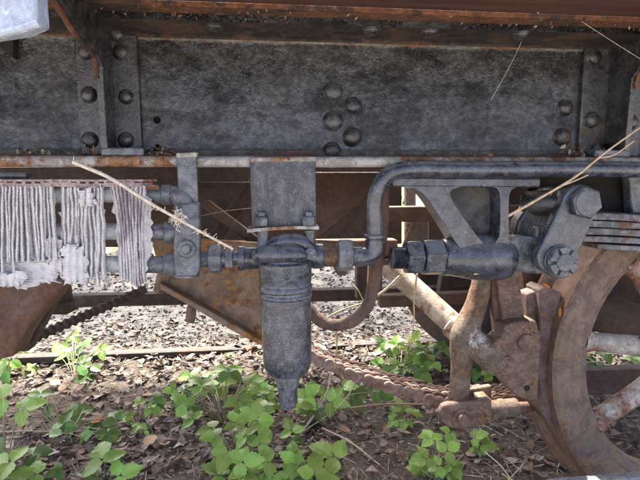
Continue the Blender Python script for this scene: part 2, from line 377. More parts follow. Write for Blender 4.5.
def stone_field(name, spots, mat):
    mb = MB()
    t = (1+5**.5)/2
    ico = [Vector(v).normalized() for v in ((-1,t,0),(1,t,0),(-1,-t,0),(1,-t,0),(0,-1,t),(0,1,t),(0,-1,-t),(0,1,-t),(t,0,-1),(t,0,1),(-t,0,-1),(-t,0,1))]
    fc = [(0,11,5),(0,5,1),(0,1,7),(0,7,10),(0,10,11),(1,5,9),(5,11,4),(11,10,2),(10,7,6),(7,1,8),(3,9,4),(3,4,2),(3,2,6),(3,6,8),(3,8,9),(4,9,5),(2,4,11),(6,2,10),(8,6,7),(9,8,1)]
    for x, y, r in spots:
        m = Matrix.Rotation(random.random()*6.3, 3, Vector((random.random()-.5, random.random()-.5, random.random()-.5)).normalized())
        sc = Vector((random.uniform(.7, 1.3), random.uniform(.7, 1.2), random.uniform(.18, .42)))
        g = random.choice(((.062,.058,.053),(.075,.072,.066),(.05,.047,.043),(.07,.054,.043),(.095,.092,.087),(.045,.037,.031),(.058,.055,.051)))
        c = Vector((x, y, gz(x, y)+r*.12))
        mb.add([c+(m @ (Vector((v.x*sc.x, v.y*sc.y, v.z*sc.z))*r*random.uniform(.8, 1.15))) for v in ico], fc, g)
    return emit(name, mb, mat, kind='stuff', centre=False, ang=20)
sp = []
for i in range(12000):
    y = 2.85+random.random()**1.5*3.4; x = random.uniform(-.9, .9)*y*.78+.1*y
    sp.append((x, y, random.uniform(.005, .014)*(1+.3*(y-2.8))))
for i in range(900): sp.append((random.uniform(-1.2, 1.9), random.uniform(1.55, 2.9), random.uniform(.005, .014)))
g = stone_field('gravel', sp, 'stone'); tag(g, 'sunlit pale grey gravel beyond the far rail', 'gravel')

# the far rail, sunk in the bed so that only its head shows
RAILZ = HC-.935
def yrail(px, py, z): return G(px, py, z)
YR = G(200, 349, RAILZ).y
rt = thing('far_rail', 'thin tan rusty rail head half sunk in ballast across the background', 'rail', (0, YR, 0))
mb = MB(); prof = [(-.034, 0), (-.036, -.03), (-.012, -.042), (-.010, -.09), (.010, -.09), (.012, -.042), (.036, -.03), (.034, 0), (.02, .004), (-.02, .004)]
mb.prism([(-3.5, YR+a, RAILZ+b) for a, b in prof], (8, 0, 0)); emit('rail_head', mb, 'olive', rt, bevel=.003)
for i, px in enumerate((198, 300)):
    p = G(px, 350, RAILZ-.02); mb = MB().box(p.x-.02, p.x+.02, YR-.07, YR-.03, RAILZ-.09, RAILZ-.03); emit('rail_clip', mb, 'rust', rt, bevel=.004)

# leaf litter
def litter_leaf(mb, p, size, tint, flat=.35):
    m = Matrix.Rotation(random.random()*6.3, 3, 'Z') @ Matrix.Rotation(random.gauss(0, flat), 3, 'X') @ Matrix.Rotation(random.gauss(0, flat), 3, 'Y')
    wd = random.uniform(.42, .75); cu = random.uniform(-1.0, 1.5); cv = random.uniform(-.8, 1.2)
    vs = []; prof = (0.04, .75, 1.0, .72, .05)
    for i, pw in enumerate(prof):
        t = i/4-.5
        for k in (-1, 0, 1):
            w2 = pw*wd*.5*(1+random.uniform(-.22, .22))
            q = Vector((k*w2, t, cu*(k*w2)**2*1.6+cv*t*t*.8+random.uniform(-.03, .03)))
            vs.append(p+m @ (q*size))
    fs = [(i*3+k, i*3+k+1, i*3+k+4, i*3+k+3) for i in range(4) for k in (0, 1)]
    mb.add(vs, fs, tint)
BR = [(.26,.20,.155),(.19,.13,.09),(.035,.027,.023),(.12,.078,.052),(.17,.115,.08),(.075,.05,.037),(.24,.18,.13),(.15,.11,.085),(.28,.235,.19),(.15,.10,.07),(.11,.09,.075),(.17,.15,.13),(.05,.037,.03)]
mb = MB()
for i in range(12500):
    y = 1.45+random.random()**.9*1.95; x = random.uniform(-.80, .74)*y*1.0+.115*y
    dens = noise.noise(Vector((x*2, y*2, 9)))
    if x > .25 and y < 2.2 and random.random() < .5: continue
    if y > 2.85 and random.random() < .72: continue
    if dens < -.3 and random.random() < .5: continue
    s_ = random.choice((.010, .014, .020, .026, .032, .042, .055)); litter_leaf(mb, Vector((x, y, gz(x, y)+random.uniform(.002, .028))), s_*random.uniform(.8, 1.25), random.choice(BR), .24)
for i in range(4200):                      # crumbs and bits of stem
    y = 1.45+random.random()*1.6; x = random.uniform(-.8, .74)*y+.115*y; p = Vector((x, y, gz(x, y)+.012)); a = random.random()*6.28; L = random.uniform(.01, .05)
    d = Vector((math.cos(a)*L, math.sin(a)*L, random.uniform(-.01, .012))); mb.tube([p-d, p+d], random.uniform(.0007, .0018), 3, False, random.choice(((.30,.24,.17),(.2,.15,.1),(.38,.33,.26),(.12,.08,.06))))
lt = emit('leaf_litter', mb, 'litter', kind='stuff', centre=False, ang=60); tag(lt, 'brown dead leaf litter covering the ground between the rails', 'leaf litter')

# ================================================================== WAGON UNDERFRAME
YW = 1.15
ZT, ZB = P(330, 40, YW).z, P(330, 158, YW).z
uf = thing('wagon_underframe', 'long black riveted sole bar of a railway wagon across the top', 'wagon frame', (0.3, 1.2, ZB-.02))
def arc(cy, cz, r, a0, a1, n=5): return [(cy+r*math.cos(R(a0+(a1-a0)*i/n)), cz+r*math.sin(R(a0+(a1-a0)*i/n))) for i in range(n+1)]
YFT, YFB, TF = 1.035, 1.062, .017
prof = [(YFT, ZT+.012), (YW+.014, ZT+.012), (YW+.014, ZB-TF-.003), (YFB+.012, ZB-TF)] + arc(YFB+.006, ZB-.0095, .0085, 250, 110, 5) + \
       [(YFB+.02, ZB)] + arc(YW-.022, ZB+.022, .022, -90, 0) + arc(YW-.014, ZT-.014, .014, 0, 90) + [(YFT, ZT)]
mb = MB(); X0, X1 = -1.5, 2.3
nseg = 40; n = len(prof)
for i in range(nseg+1):
    x = X0+(X1-X0)*i/nseg
    for (y, z) in prof: mb.v.append(Vector((x, y, z)))
mb.f = [tuple(range(n)), tuple(range(nseg*n+n-1, nseg*n-1, -1))]+[(i*n+k, i*n+(k+1) % n, (i+1)*n+(k+1) % n, (i+1)*n+k) for i in range(nseg) for k in range(n)]
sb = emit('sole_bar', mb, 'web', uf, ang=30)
cut = MB()
for px, py in ((157, 120), (157, 148)):
    p = P(px, py, YW); cut.cyl(p-Vector((0, .03, 0)), p+Vector((0, .05, 0)), .0078, 20, 0)
cm = bpy.data.meshes.new('hole'); cm.from_pydata(cut.v, [], cut.f); co = bpy.data.objects.new('hole', cm); col.objects.link(co)
bo = sb.modifiers.new('holes', 'BOOLEAN'); bo.object = co; bo.operation = 'DIFFERENCE'; bo.solver = 'EXACT'
bpy.context.view_layer.update()
nm = bpy.data.meshes.new_from_object(sb.evaluated_get(bpy.context.evaluated_depsgraph_get())); sb.modifiers.clear(); sb.data = nm
nm.set_sharp_from_angle(angle=R(30)); nm.materials.append(M['under']); nm.materials.append(M['grime'])
for f in nm.polygons:
    if f.normal.z < -.6 and f.center.z+WORLD['sole_bar'].z > ZT-.02: f.material_index = 1
    elif abs(f.normal.x) < .5 and f.normal.y < -.1 and abs(f.normal.z) > .25: f.material_index = 2
bpy.data.objects.remove(co)
# the weathered lip of the lower flange, a hair proud of it
mb = MB(); lp = arc(YFB+.006, ZB-.0095, .0115, 255, 100, 7)+[(YFB+.012, ZB+.001)]
mb.v = [Vector((X0+(X1-X0)*i/60, y+.0015*noise.noise(Vector((i*1.3, 0, 0))), z+.0012*noise.noise(Vector((i*.9, 4, 0))))) for i in range(61) for (y, z) in lp]
n = len(lp); mb.f = [(i*n+k, (i+1)*n+k, (i+1)*n+k+1, i*n+k+1) for i in range(60) for k in range(n-1)]
emit('flange_lip', mb, 'edge', uf, ang=60, label='pale rusty toe of the lower flange')
rp = lambda px, py, r=8.6, Y=YW: rivet(sb, P(px, py, Y), (0, -1, 0), r/pm(Y, px))
for px, py in ((333, 92), (353, 106), (333, 121), (352, 137), (332, 151)): rp(px, py)
for px, py in ((565, 108), (562, 137)): rp(px, py, 8.0)
for px, py, r in ((371, 29, 9), (429, 31, 9), (520, 33, 8), (215, 26, 8)):
    d = ray(px, py); p = C0+d*((ZT-HC)/d.z); rivet(sb, p, (0, 0, -1), r/pm(p.y, px))
# stanchions: a T-iron riveted on the web whose rib runs out into a bracket under the board
def stanchion(label, pxl, pxr, pxrib, rivets, footside):
    xl, xr = P(pxl, 100, YW).x, P(pxr, 100, YW).x; xb = P(pxrib, 100, YW).x
    mb = MB().box(xl, xr, YW-.011, YW+.002, ZB+.004, ZT-.002); st = emit('stanchion', mb, 'black', uf, bevel=.003, label=label)
    zc = P(97, 62, YW-.09).z; zt2 = HC+.262
    out = [(YW-.008, ZB+.002), (YFB+.006, ZB+.002), (YFB+.004, ZB+.03), (YFB, zc-.05), (YFB, zc-.01), (YFB-.02, zc+.012), (.95, zc+.026), (.86, zt2-.006), (.777, zt2+.004), (.62, zt2+.03), (.60, ZT+.02), (YFT-.002, ZT+.02), (YFT-.002, ZT-.004), (YW-.008, ZT-.004)]
    mb = MB().prism([(xb-.006, y, z) for y, z in out], (.013, 0, 0)); mb.rough(.0022, 26); emit('rib', mb, 'black', st, bevel=.003)
    path = [(YFB-.001, zc-.03), (YFB-.003, zc-.012), (YFB-.022, zc+.010), (.95, zc+.024), (.86, zt2-.008), (.777, zt2+.002), (.70, zt2+.012)]
    mb = MB().tube([(xb-.004*footside, y, z) for y, z in cr([(0, y, z) for y, z in path], 4) and [(v.y, v.z) for v in cr([(0, y, z) for y, z in path], 6)]], .0046, 10, squash=.7); mb.rough(.0022, 140); emit('rusty_edge', mb, 'redrust', st)
    xf = xb+.075*footside
    mb = MB().box(min(xb-.006, xf), max(xb+.008, xf), YFB+.003, YW-.012, ZB+.0015, ZB+.017); emit('foot', mb, 'grey', st, bevel=.003)
    for px, py in rivets: rivet(st, P(px, py, YW-.011), (0, -1, 0), 6.9/pm(YW, px))
    return st
stanchion('left stanchion with a bracket arm reaching forward', 79, 141, 113, ((86, 52), (89, 95), (90, 140), (121, 52), (126, 97), (126, 140), (117, 34)), 1)
stanchion('right stanchion with a bracket arm reaching forward', 579, 640, 606, ((594, 57), (591, 120), (597, 149), (628, 60), (630, 122)), -1)
# small dark tab under the white board
mb = MB().prism([P(-14, 36, YW-.02), P(13, 36, YW-.02), P(13, 58, YW-.02)], (0, .018, 0)); emit('tab', mb, 'void', uf, bevel=.001)
# boards carried by the flange, running out over the camera side
mb = MB().box(X0, X1, .99, YW+.02, ZT+.0125, ZT+.022); mb.rough(.002, 14); emit('cover_strip', mb, 'redrust', uf, bevel=.002)
boards = [(.58, .735), (.74, .895), (.90, 1.045)]
for i, (a, b) in enumerate(boards):
    mb = MB(); nb_ = 30
    for k in range(nb_):
        x0 = X0+(X1-X0)*k/nb_; x1 = X0+(X1-X0)*(k+1)/nb_
        mb.box(x0, x1, a, b, ZT+.0225, ZT+.065)
    mb = MB().box(X0, X1, a, b, ZT+.0225, ZT+.065); emit('board', mb, 'redwood' if i > 0 else 'wood', uf, bevel=.004)
# floor over the frame, with an open hatch between the longitudinals that lets the sun in
for (x0, x1, y0, y1) in ((X0, X1, 1.05, 1.52), (X0, -.05, 1.52, 2.2), (.62, X1, 1.52, 2.2), (X0, X1, 2.2, 2.55), (X0, X1, 2.555, 3.05)):
    mb = MB().box(x0, x1, y0, y1, ZT+.068, ZT+.11); emit('floor_board', mb, 'wood', uf)
# flaking rust along the flange and dirt lodged on it
mb = MB()
for i in range(600):
    x = random.uniform(-.75, 1.25); y = random.uniform(.985, 1.035); z = ZT+random.uniform(.002, .024); s_ = random.uniform(.002, .0065)
    tn = random.choice(((.10,.05,.028),(.07,.036,.022),(.20,.15,.10),(.26,.22,.16),(.05,.027,.018),(.14,.062,.03)))
    if random.random() < .55 and tn[0] > .25: tn = (.09,.045,.03)
    litter_leaf(mb, Vector((x, y, z)), s_*1.6, tn, .9)
for cx, cy, k in ((168, 151, 60), (152, 151, 30), (575, 152, 90), (600, 152, 40), (40, 158, 30), (85, 155, 30), (480, 155, 25)):
    c = P(cx, cy, YFB+.03)
    for i in range(k):
        litter_leaf(mb, Vector((c.x+random.gauss(0, .016), YFB+.035+random.gauss(0, .018), ZB+abs(random.gauss(0, .010)))), random.uniform(.004, .014), random.choice(((.20,.10,.05),(.13,.065,.035),(.30,.24,.17),(.10,.08,.05))), .8)
emit('rust_flakes', mb, 'flake', uf, kind='stuff', ang=60)
# the white board corner
wb = thing('white_board', 'bright white weathered board corner hanging at the top left', 'board', P(10, 20, .55))
mb = MB().prism([P(-60, -40, .55), P(34, -40, .55), P(38, 22, .55), P(20, 29, .55), P(0, 33, .55), P(-60, 42, .55)], (0, .03, 0)); mb.rough(.0016, 60); emit('board_face', mb, 'white', wb, bevel=.003)
mb = MB().tube([P(38, 23, .549), P(20, 29.5, .549), P(0, 33.5, .549), P(-60, 42.5, .549)], .004, 8); mb.rough(.0015, 90); emit('lower_edge', mb, 'white', wb)

# ================================================================== FRAME INTERIOR AND FAR SIDE
def px_poly(name, pts, Y, dy, mat, parent, bevel=.004, rough=0):
    mb = MB().prism([P(x, y, Y) for x, y in pts], (0, dy, 0))
    if rough: mb.rough(rough, 20)
    return emit(name, mb, mat, parent, bevel=bevel)
fi = thing('inner_framing', 'dark rust brown cross members and gussets behind the pipework', 'framing', P(300, 260, 1.8))
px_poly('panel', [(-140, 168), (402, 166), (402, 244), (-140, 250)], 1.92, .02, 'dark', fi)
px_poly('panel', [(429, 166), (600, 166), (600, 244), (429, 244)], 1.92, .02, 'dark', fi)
px_poly('gusset', [(312, 172), (380, 172), (380, 184), (320, 236), (312, 236)], 1.42, .012, 'umber', fi)
px_poly('cross_beam', [(196, 243), (398, 240), (398, 259), (196, 263)], 1.40, .05, 'umber', fi)
px_poly('beam_flange', [(196, 263), (398, 259), (398, 265), (196, 270)], 1.375, .10, 'dark', fi)
px_poly('diagonal_bar', [(200, 205), (208, 200), (272, 248), (262, 254)], 1.40, .03, 'umber', fi)
px_poly('dark_strut', [(206, 240), (250, 178), (262, 178), (222, 240)], 1.70, .03, 'dark', fi)
px_poly('upper_tie', [(196, 182), (250, 182), (250, 190), (196, 190)], 1.5, .03, 'dark', fi)
px_poly('upper_beam', [(376, 207), (560, 205), (560, 222), (376, 222)], 1.75, .05, 'umber', fi)
px_poly('post', [(372, 178), (386, 178), (382, 300), (368, 300)], 1.68, .03, 'umber', fi)
px_poly('post', [(357, 262), (373, 262), (371, 300), (357, 300)], 2.0, .05, 'dark', fi)
px_poly('post', [(444, 262), (458, 262), (448, 318), (436, 318)], 2.2, .05, 'dark', fi)
px_poly('hanger_lug', [(333, 265), (350, 265), (346, 276), (338, 276)], 1.38, .03, 'umber', fi)
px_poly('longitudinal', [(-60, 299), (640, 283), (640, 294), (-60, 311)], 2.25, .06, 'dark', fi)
px_poly('brake_beam', [(380, 296), (520, 291), (520, 302), (380, 308)], 2.0, .05, 'umber', fi)
# added black sheet standing in for the dark behind the shackle and pocket on the right
px_poly('pocket_dark', [(528, 172), (760, 172), (760, 216), (528, 216)], 1.172, .006, 'void', fi)
mb = MB().box(P(60, 100, YW).x, P(250, 100, YW).x, YW+.018, YW+.03, ZB, ZT); emit('hole_backing', mb, 'void', fi)  # black sheet added behind the web so its holes stay dark
px_poly('inner_plate', [(575, 262), (720, 262), (720, 332), (575, 332)], 1.72, .02, 'dark', fi)
px_poly('lower_tie', [(560, 372), (720, 366), (720, 392), (560, 396)], 1.95, .06, 'umber', fi)
px_poly('side_post', [(629, 172), (652, 170), (652, 214), (632, 214)], 1.13, .03, 'grey', fi)
# far sole bar
fs_ = thing('far_sole_bar', 'dark sole bar closing the far side of the wagon', 'wagon frame', (0, 2.9, ZB))
mb = MB().box(X0-1, X1+1, 2.86, 2.88, ZB, ZT+.06); emit('bar_web', mb, 'dark', fs_)
mb = MB().box(X0-1, X1+1, 2.88, 2.96, ZB-.01, ZB+.004); emit('bar_flange', mb, 'dark', fs_)
# far post seen through the opening
fp = thing('far_post', 'pale pinkish peeling post seen through the opening under the casting', 'post', P(413, 240, 2.6))
px_poly('shaft', [(406, 170), (416, 170), (416, 262), (406, 262)], 2.6, .04, 'strip', fp)
px_poly('crossbar', [(416, 229), (446, 229), (446, 234), (416, 234)], 2.6, .03, 'strip', fp)
# ochre sloping brace
ob_ = thing('sloping_brace', 'broad ochre edged rusty brace sloping down behind the left union nuts', 'brace', P(210, 320, 1.36))
px_poly('brace_web', [(150, 236), (276, 244), (276, 352), (262, 346), (240, 334), (163, 287)], 1.34, .02, 'ochre', ob_)
mb = MB().prism([P(160, 283, 1.30), P(243, 330, 1.30), P(266, 344, 1.30), P(266, 348, 1.30), P(241, 336, 1.30), P(160, 289, 1.30)], (0, .08, 0)); emit('brace_flange', mb, 'ochre', ob_, bevel=.003)
mb = MB().hexnut(P(192, 306, 1.33), P(190, 322, 1.33), .014); emit('nut', mb, 'rust', ob_, bevel=.002)
mb = MB().cyl(P(160, 292, 1.35), P(173, 236, 1.30), .018); emit('knuckle', mb, 'tan', ob_)
# left casting and round post
lc = thing('spring_casting', 'big curved brown rusty casting at the left edge under the white cloth', 'casting', P(10, 350, 1.45))
mb = MB().prism([P(x, y, 1.42) for x, y in ((-60, 280), (68, 278), (58, 296), (46, 308), (30, 326), (20, 342), (14, 357), (-4, 361), (-60, 364))], (0, .10, 0)); emit('casting_body', mb, 'rust', lc, bevel=.012, seg=3)
mb = MB().prism([P(x, y, 1.52) for x, y in ((40, 290), (62, 290), (40, 330), (28, 352), (10, 352))], (0, .05, 0)); emit('back_rib', mb, 'dark', lc, bevel=.004)
lp_ = thing('round_post', 'short dark round post with a foot left of the twisted rod', 'post', P(62, 310, 1.7))
mb = MB().cyl(P(58, 266, 1.7), P(64, 306, 1.7), .030); emit('shaft', mb, 'dark', lp_)
px_poly('foot', [(44, 305), (74, 302), (78, 309), (66, 315), (46, 315)], 1.66, .09, 'dark', lp_)
# twisted rod
tr = MB(); a, b = P(4, 351, 1.75), P(146, 289, 1.95); k = 120
tr.tube([a.lerp(b, i/k) for i in range(k+1)], [.0165+.0035*math.sin(i*2*math.pi/6) for i in range(k+1)], 10)
t_ = emit('twisted_rod', tr, 'dark'); tag(t_, 'dark ribbed rod rising diagonally across the sunlit gravel at left', 'rod')

# ================================================================== WHEEL (near) and its far mate
def wheel(label, YF, sgn, cx, cz, detail=True, solid=False):
    RT = .457
    t = thing('spoked_wheel' if not solid else 'disc_wheel', label, 'wheel', (cx, YF, cz-RT))
    c = Vector((cx, YF, cz)); ax = Vector((0, sgn, 0))
    mb = MB(); pr = [(RT-.078, .006), (RT-.052, .0), (RT-.008, .0), (RT, .008), (RT+.002, .07), (RT+.006, .088), (RT+.022, .100), (RT+.029, .112), (RT+.027, .124), (RT+.012, .130), (RT-.078, .130), (RT-.078, .006)]
    mb.lathe(pr, c, ax, 96); ty = emit('tyre', mb, 'tyre', t, ang=30); ty.data.materials.append(M['tread'])
    for f in ty.data.polygons:
        if abs(f.normal.y) < .6 and math.hypot(f.center.x, f.center.z) > RT-.03: f.material_index = 1
    if solid:
        mb = MB().lathe([(0, .02), (.09, .02), (.11, .05), (.30, .06), (RT-.07, .05), (RT-.07, .09), (0, .1)], c, ax, 48); emit('disc', mb, 'dark', t)
        return t
    mb = MB().lathe([(RT-.079, .018), (RT-.108, .030), (RT-.112, .06), (RT-.108, .09), (RT-.079, .105), (RT-.079, .018)], c, ax, 96); emit('rim', mb, 'tyre', t, ang=40)
    mb = MB().lathe([(0, -.02), (.07, -.02), (.085, -.005), (.105, .01), (.115, .05), (.1, .11), (0, .12)], c, ax, 40); emit('hub', mb, 'rust', t)
    for i in range(9):
        a = R(172+40*i); d = Vector((math.cos(a), 0, math.sin(a))); p0 = c+ax*.055+d*.09; p1 = c+ax*.055+d*(RT-.10)
        mb = MB(); side = Vector((-d.z, 0, d.x)); n = 16
        ring = []
        for q, ww, th in ((p0, .052, .036), (p0.lerp(p1, .4), .040, .030), (p0.lerp(p1, .85), .036, .027), (p1, .052, .032)):
            ring += [q+side*math.cos(2*math.pi*j/n)*ww*.72+ax*math.sin(2*math.pi*j/n)*th for j in range(n)]
        mb.add(ring, [(i2*n+j, i2*n+(j+1) % n, (i2+1)*n+(j+1) % n, (i2+1)*n+j) for i2 in range(3) for j in range(n)]); mb.rough(.004, 18); emit('spoke', mb, 'spoke', t, ang=60)
    return t
pw = P(554, 367, 1.20)
WCX, WCZ = pw.x+.457, pw.z
wheel('big rusty spoked wheel with a mauve brown tyre at the right', 1.20, 1, WCX, WCZ)
wheel('dark far side wheel low behind the diagonal tube', 1.20+1.50, -1, WCX, WCZ, solid=True)
axm = MB().cyl((WCX, 1.28, WCZ), (WCX, 2.7, WCZ), .07); tag(emit('axle', axm, 'dark'), 'dark round axle between the spoked wheel and its far mate', 'axle')
# brake lever at the lower right corner
lv = MB().prism([P(553, 486, 1.02), P(670, 475.5, 1.02), P(670, 505, 1.02), P(553, 516, 1.02)], (0, .03, 0)); lv.rough(.0015, 40)
tag(emit('brake_lever', lv, 'grey', bevel=.004), 'grey blue chipped brake lever bar crossing the lower right corner', 'brake lever')

# ================================================================== BRAKE GEAR
def disc(mb, px, py, Y, rpx, h, seg=24): return mb.lathe([(rpx/pm(Y, px), .004), (rpx/pm(Y, px), -h*.7), (rpx*.86/pm(Y, px), -h), (0, -h)], P(px, py, Y), (0, 1, 0), seg)
bs = thing('brake_shoe', 'mauve rusty brake block and lobed shoe pressed against the wheel tyre', 'brake', P(540, 425, 1.26))
YB = 1.235
px_poly('block', [(540, 290), (545, 287), (562, 293), (561, 302), (553, 326), (549, 346), (548, 373), (551, 398), (560, 431), (549, 424), (541, 412), (538, 372), (538, 339), (540, 330)], YB, .075, 'block', bs, bevel=.004, rough=.0015)
px_poly('block_back', [(527, 294), (540, 290), (542, 332), (528, 330)], YB+.022, .05, 'block', bs, bevel=.006, rough=.001)
px_poly('shoe_plate', [(505, 326), (514, 322), (537, 321), (541, 336), (540, 372), (538, 400), (527, 401), (514, 395), (503, 381), (489, 370), (483, 358), (486, 348), (496, 342), (503, 336)], YB-.026, .06, 'mauve', bs, bevel=.005, rough=.0015)
for px, py, r in ((525.5, 342, 9), (505, 365, 10.5)): emit('boss', disc(MB(), px, py, YB-.026, r, .009), 'mauve', bs, bevel=.002)
mb = MB().lathe([(0, -.0265), (.0085, -.0265), (.0085, 0), (0, 0)], P(522, 384, YB), (0, 1, 0), 20); emit('pin_hole', mb, 'void', bs)
hg = thing('brake_hanger', 'flat rusty hanger bar dropping from the casting to the brake shoe', 'hanger', P(515, 326, 1.25))
px_poly('bar', [(494, 258), (518, 258), (521, 290), (526, 326), (504, 332), (499, 292)], 1.245, .03, 'mauve', hg, bevel=.004)
px_poly('side_web', [(494, 262), (499, 292), (504, 332), (497, 338), (492, 292)], 1.262, .03, 'rust', hg, bevel=.003)
px_poly('back_bar', [(520, 258), (600, 262), (580, 300), (560, 330), (530, 330)], 1.36, .03, 'rust', hg, bevel=.004)
st_ = thing('brake_strut', 'thick tan rusted strut with a white splashed boss left of the brake shoe', 'strut', P(458, 402, 1.27))
mb = MB(); pts = [P(486, 262, 1.30), P(482, 285, 1.29), P(475, 308, 1.28), P(467, 330, 1.27), P(463, 345, 1.27), P(461, 370, 1.27), P(458, 404, 1.27)]
k = pm(1.27, 460); pp = cr(pts, 5); rr = []
for i in range(len(pp)):
    t = i/(len(pp)-1); rr.append((13.5+5.5*math.exp(-((t-.56)/.16)**2)-1.2*t)/k)
mb.tube(pp, rr, 20, squash=.8); mb.rough(.003, 26); emit('shank', mb, 'tan', st_, ang=60)
mb = MB(); bp = cr([P(463, 337, 1.27), P(476, 345, 1.25), P(488, 355, 1.235), P(496, 361, 1.235)], 5)
mb.tube(bp, [(15.5-2.2*i/len(bp)+(1.5 if i > 11 else 0))/k for i in range(len(bp))], 20); mb.rough(.0025, 40); emit('boss_arm', mb, 'tan', st_, ang=60)
mb = MB().dome(P(476, 327, 1.25), (0, -.3, 1), .009, .006); emit('rivet_head', mb, 'tan', st_)
fk = thing('clevis_fork', 'rusty U shaped clevis with a big pin at the foot of the strut', 'clevis', P(462, 430, 1.25))
outl = [(449, 404), (491, 399), (492, 423), (470, 429), (452, 429), (443, 423), (439, 413), (443, 406)]
px_poly('front_cheek', outl, 1.225, .022, 'mauve', fk, bevel=.005)
px_poly('back_cheek', [(450, 393), (492, 386), (492, 404), (450, 412)], 1.305, .02, 'tan', fk, bevel=.004)
mb = MB().prism([P(482, 401, 1.247), P(492, 399.5, 1.247), P(492, 422, 1.247), P(482, 424, 1.247)], (0, .058, 0)); emit('bridge', mb, 'tan', fk, bevel=.004)
emit('pin_collar', disc(MB(), 462, 418.5, 1.225, 11, .005), 'mauve', fk, bevel=.001)
emit('pin_head', disc(MB(), 462.5, 418.7, 1.219, 6.6, .012), 'mauve', fk, bevel=.001)
mb = MB().tube([P(468, 419, 1.214), P(480, 416.5, 1.214)], .0022, 8); emit('split_pin', mb, 'rust', fk)
pr_ = thing('pull_rod', 'short pale rusty rod end running right from the clevis', 'rod', P(505, 418, 1.27))
mb = MB().cyl(P(489, 410, 1.276), P(517, 407, 1.276), 9.5/k); emit('rod_end', mb, 'tan', pr_)
mb = MB().cyl(P(499, 409, 1.276), P(504, 408.6, 1.276), 10.6/k); emit('collar', mb, 'tan', pr_)
mb = MB().cyl(P(516, 407.4, 1.276), P(580, 404, 1.40), 5.5/k); emit('rod', mb, 'rust', pr_)
dg = thing('diagonal_tube', 'pale moss streaked tube slanting down to the strut from the big hex nuts', 'tube', P(455, 332, 1.30))
mb = MB().tube(cr([P(368, 249, 1.52), P(410, 285, 1.44), P(468, 338, 1.30)], 10), 11.2/pm(1.42, 410), 24); emit('tube_body', mb, 'mossy', dg)
mb = MB().cyl(P(452, 323.5, 1.335), P(462, 333, 1.31), 14/pm(1.33, 450)); emit('sleeve', mb, 'mossy', dg)

# leaf chain
ch = thing('leaf_chain', 'heavy rusty plate link chain sagging behind the filter towards the clevis', 'chain', P(380, 395, 1.5))
cp = cr([P(292, 341, 1.60), P(330, 362, 1.58), P(385, 381, 1.55), P(440, 396, 1.52), P(482, 397, 1.52), P(530, 394, 1.54)], 30)
Ls = [0]
for i in range(1, len(cp)): Ls.append(Ls[-1]+(cp[i]-cp[i-1]).length)
def along(sv):
    for i in range(1, len(cp)):
        if Ls[i] >= sv: t = (sv-Ls[i-1])/(Ls[i]-Ls[i-1]); return cp[i-1].lerp(cp[i], t)
    return cp[-1]
PIT = .0325; nl = int(Ls[-1]/PIT)-1; RL = .0195
def link_plate(sv, dy, th):
    a, b = along(sv), along(sv+PIT); d = (b-a); d.y = 0; d.normalize(); u = Vector((-d.z, 0, d.x)); o = []
    for c, s0 in ((b, -90), (a, 90)):
        for j in range(9):
            an = R(s0+180*j/8); o.append(c+d*math.cos(an)*RL+u*math.sin(an)*RL)
    o.insert(9, (a+b)/2+u*RL*.80); o.append((a+b)/2-u*RL*.80)
    return MB().prism([v+Vector((0, dy, 0)) for v in o], (0, th, 0))
for i in range(nl):
    for q, dy in enumerate((-.046, -.028, -.010, .008, .026, .044)):
        off = (i+.5*(q % 2))*PIT*1.0
        if (i+q) % 2: continue
        lk = link_plate((i)*PIT, dy+random.uniform(-.002, .002), .010)
        lk.turn(along(i*PIT), 'X', random.uniform(-.10, .10)); emit('link', lk, 'chain', ch, bevel=.002, seg=1)
for i in range(nl+1):
    p = along(i*PIT); mb = MB().cyl(p+Vector((0, -.036, 0)), p+Vector((0, .050, 0)), .0095, 12); emit('pin', mb, 'tan', ch)

# ================================================================== PIPEWORK
YP = 1.03
hp = thing('blue_grey_pipe', 'long blue grey pipe bending down from under the sole bar to an elbow', 'pipe', P(374, 262, 1.06))
kp = pm(1.04, 400)
path = cr([P(374.5, 244, 1.055), P(374.5, 225, 1.055), P(374, 205, 1.05), P(378, 188, 1.047), P(388, 175.5, 1.043), P(402, 170, 1.04), P(425, 168.8, 1.037)], 6)+[P(x, 168.8+.004*(x-425)+.5*math.sin(x*.03), 1.037) for x in range(440, 760, 16)]
mb = MB().tube(path, 8.2/kp, 20); emit('pipe_run', mb, 'bluegrey', hp, ang=60)
mb = MB().tube(cr([P(374.5, 240, 1.055), P(374.3, 247, 1.055), P(371, 254.5, 1.055), P(363, 257, 1.055), P(356, 257, 1.055)], 5), 9.6/kp, 20); emit('elbow', mb, 'bluegrey', hp, ang=60)
mb = MB().cyl(P(374.5, 234, 1.055), P(374.5, 238.5, 1.055), 11/kp); emit('elbow_collar', mb, 'bluegrey', hp)
un = thing('pipe_union', 'hex union nut joining the filter outlet to the blue grey elbow', 'pipe fitting', P(345, 268, 1.06))
mb = MB().cyl(P(322, 256, 1.056), P(340, 256, 1.056), 8.4/kp); mb.cyl(P(326, 256, 1.056), P(335, 256, 1.056), 9.6/kp, 6); emit('nipple', mb, 'tan', un)
mb = MB().hexnut(P(337, 255.5, 1.056), P(352, 255.5, 1.056), 17/kp, R(8)); emit('union_nut', mb, 'grey', un, bevel=.002)
mb = MB().hexnut(P(351, 256, 1.056), P(362, 256, 1.056), 10.5/kp, R(20)); emit('tail_nut', mb, 'grey', un, bevel=.002)
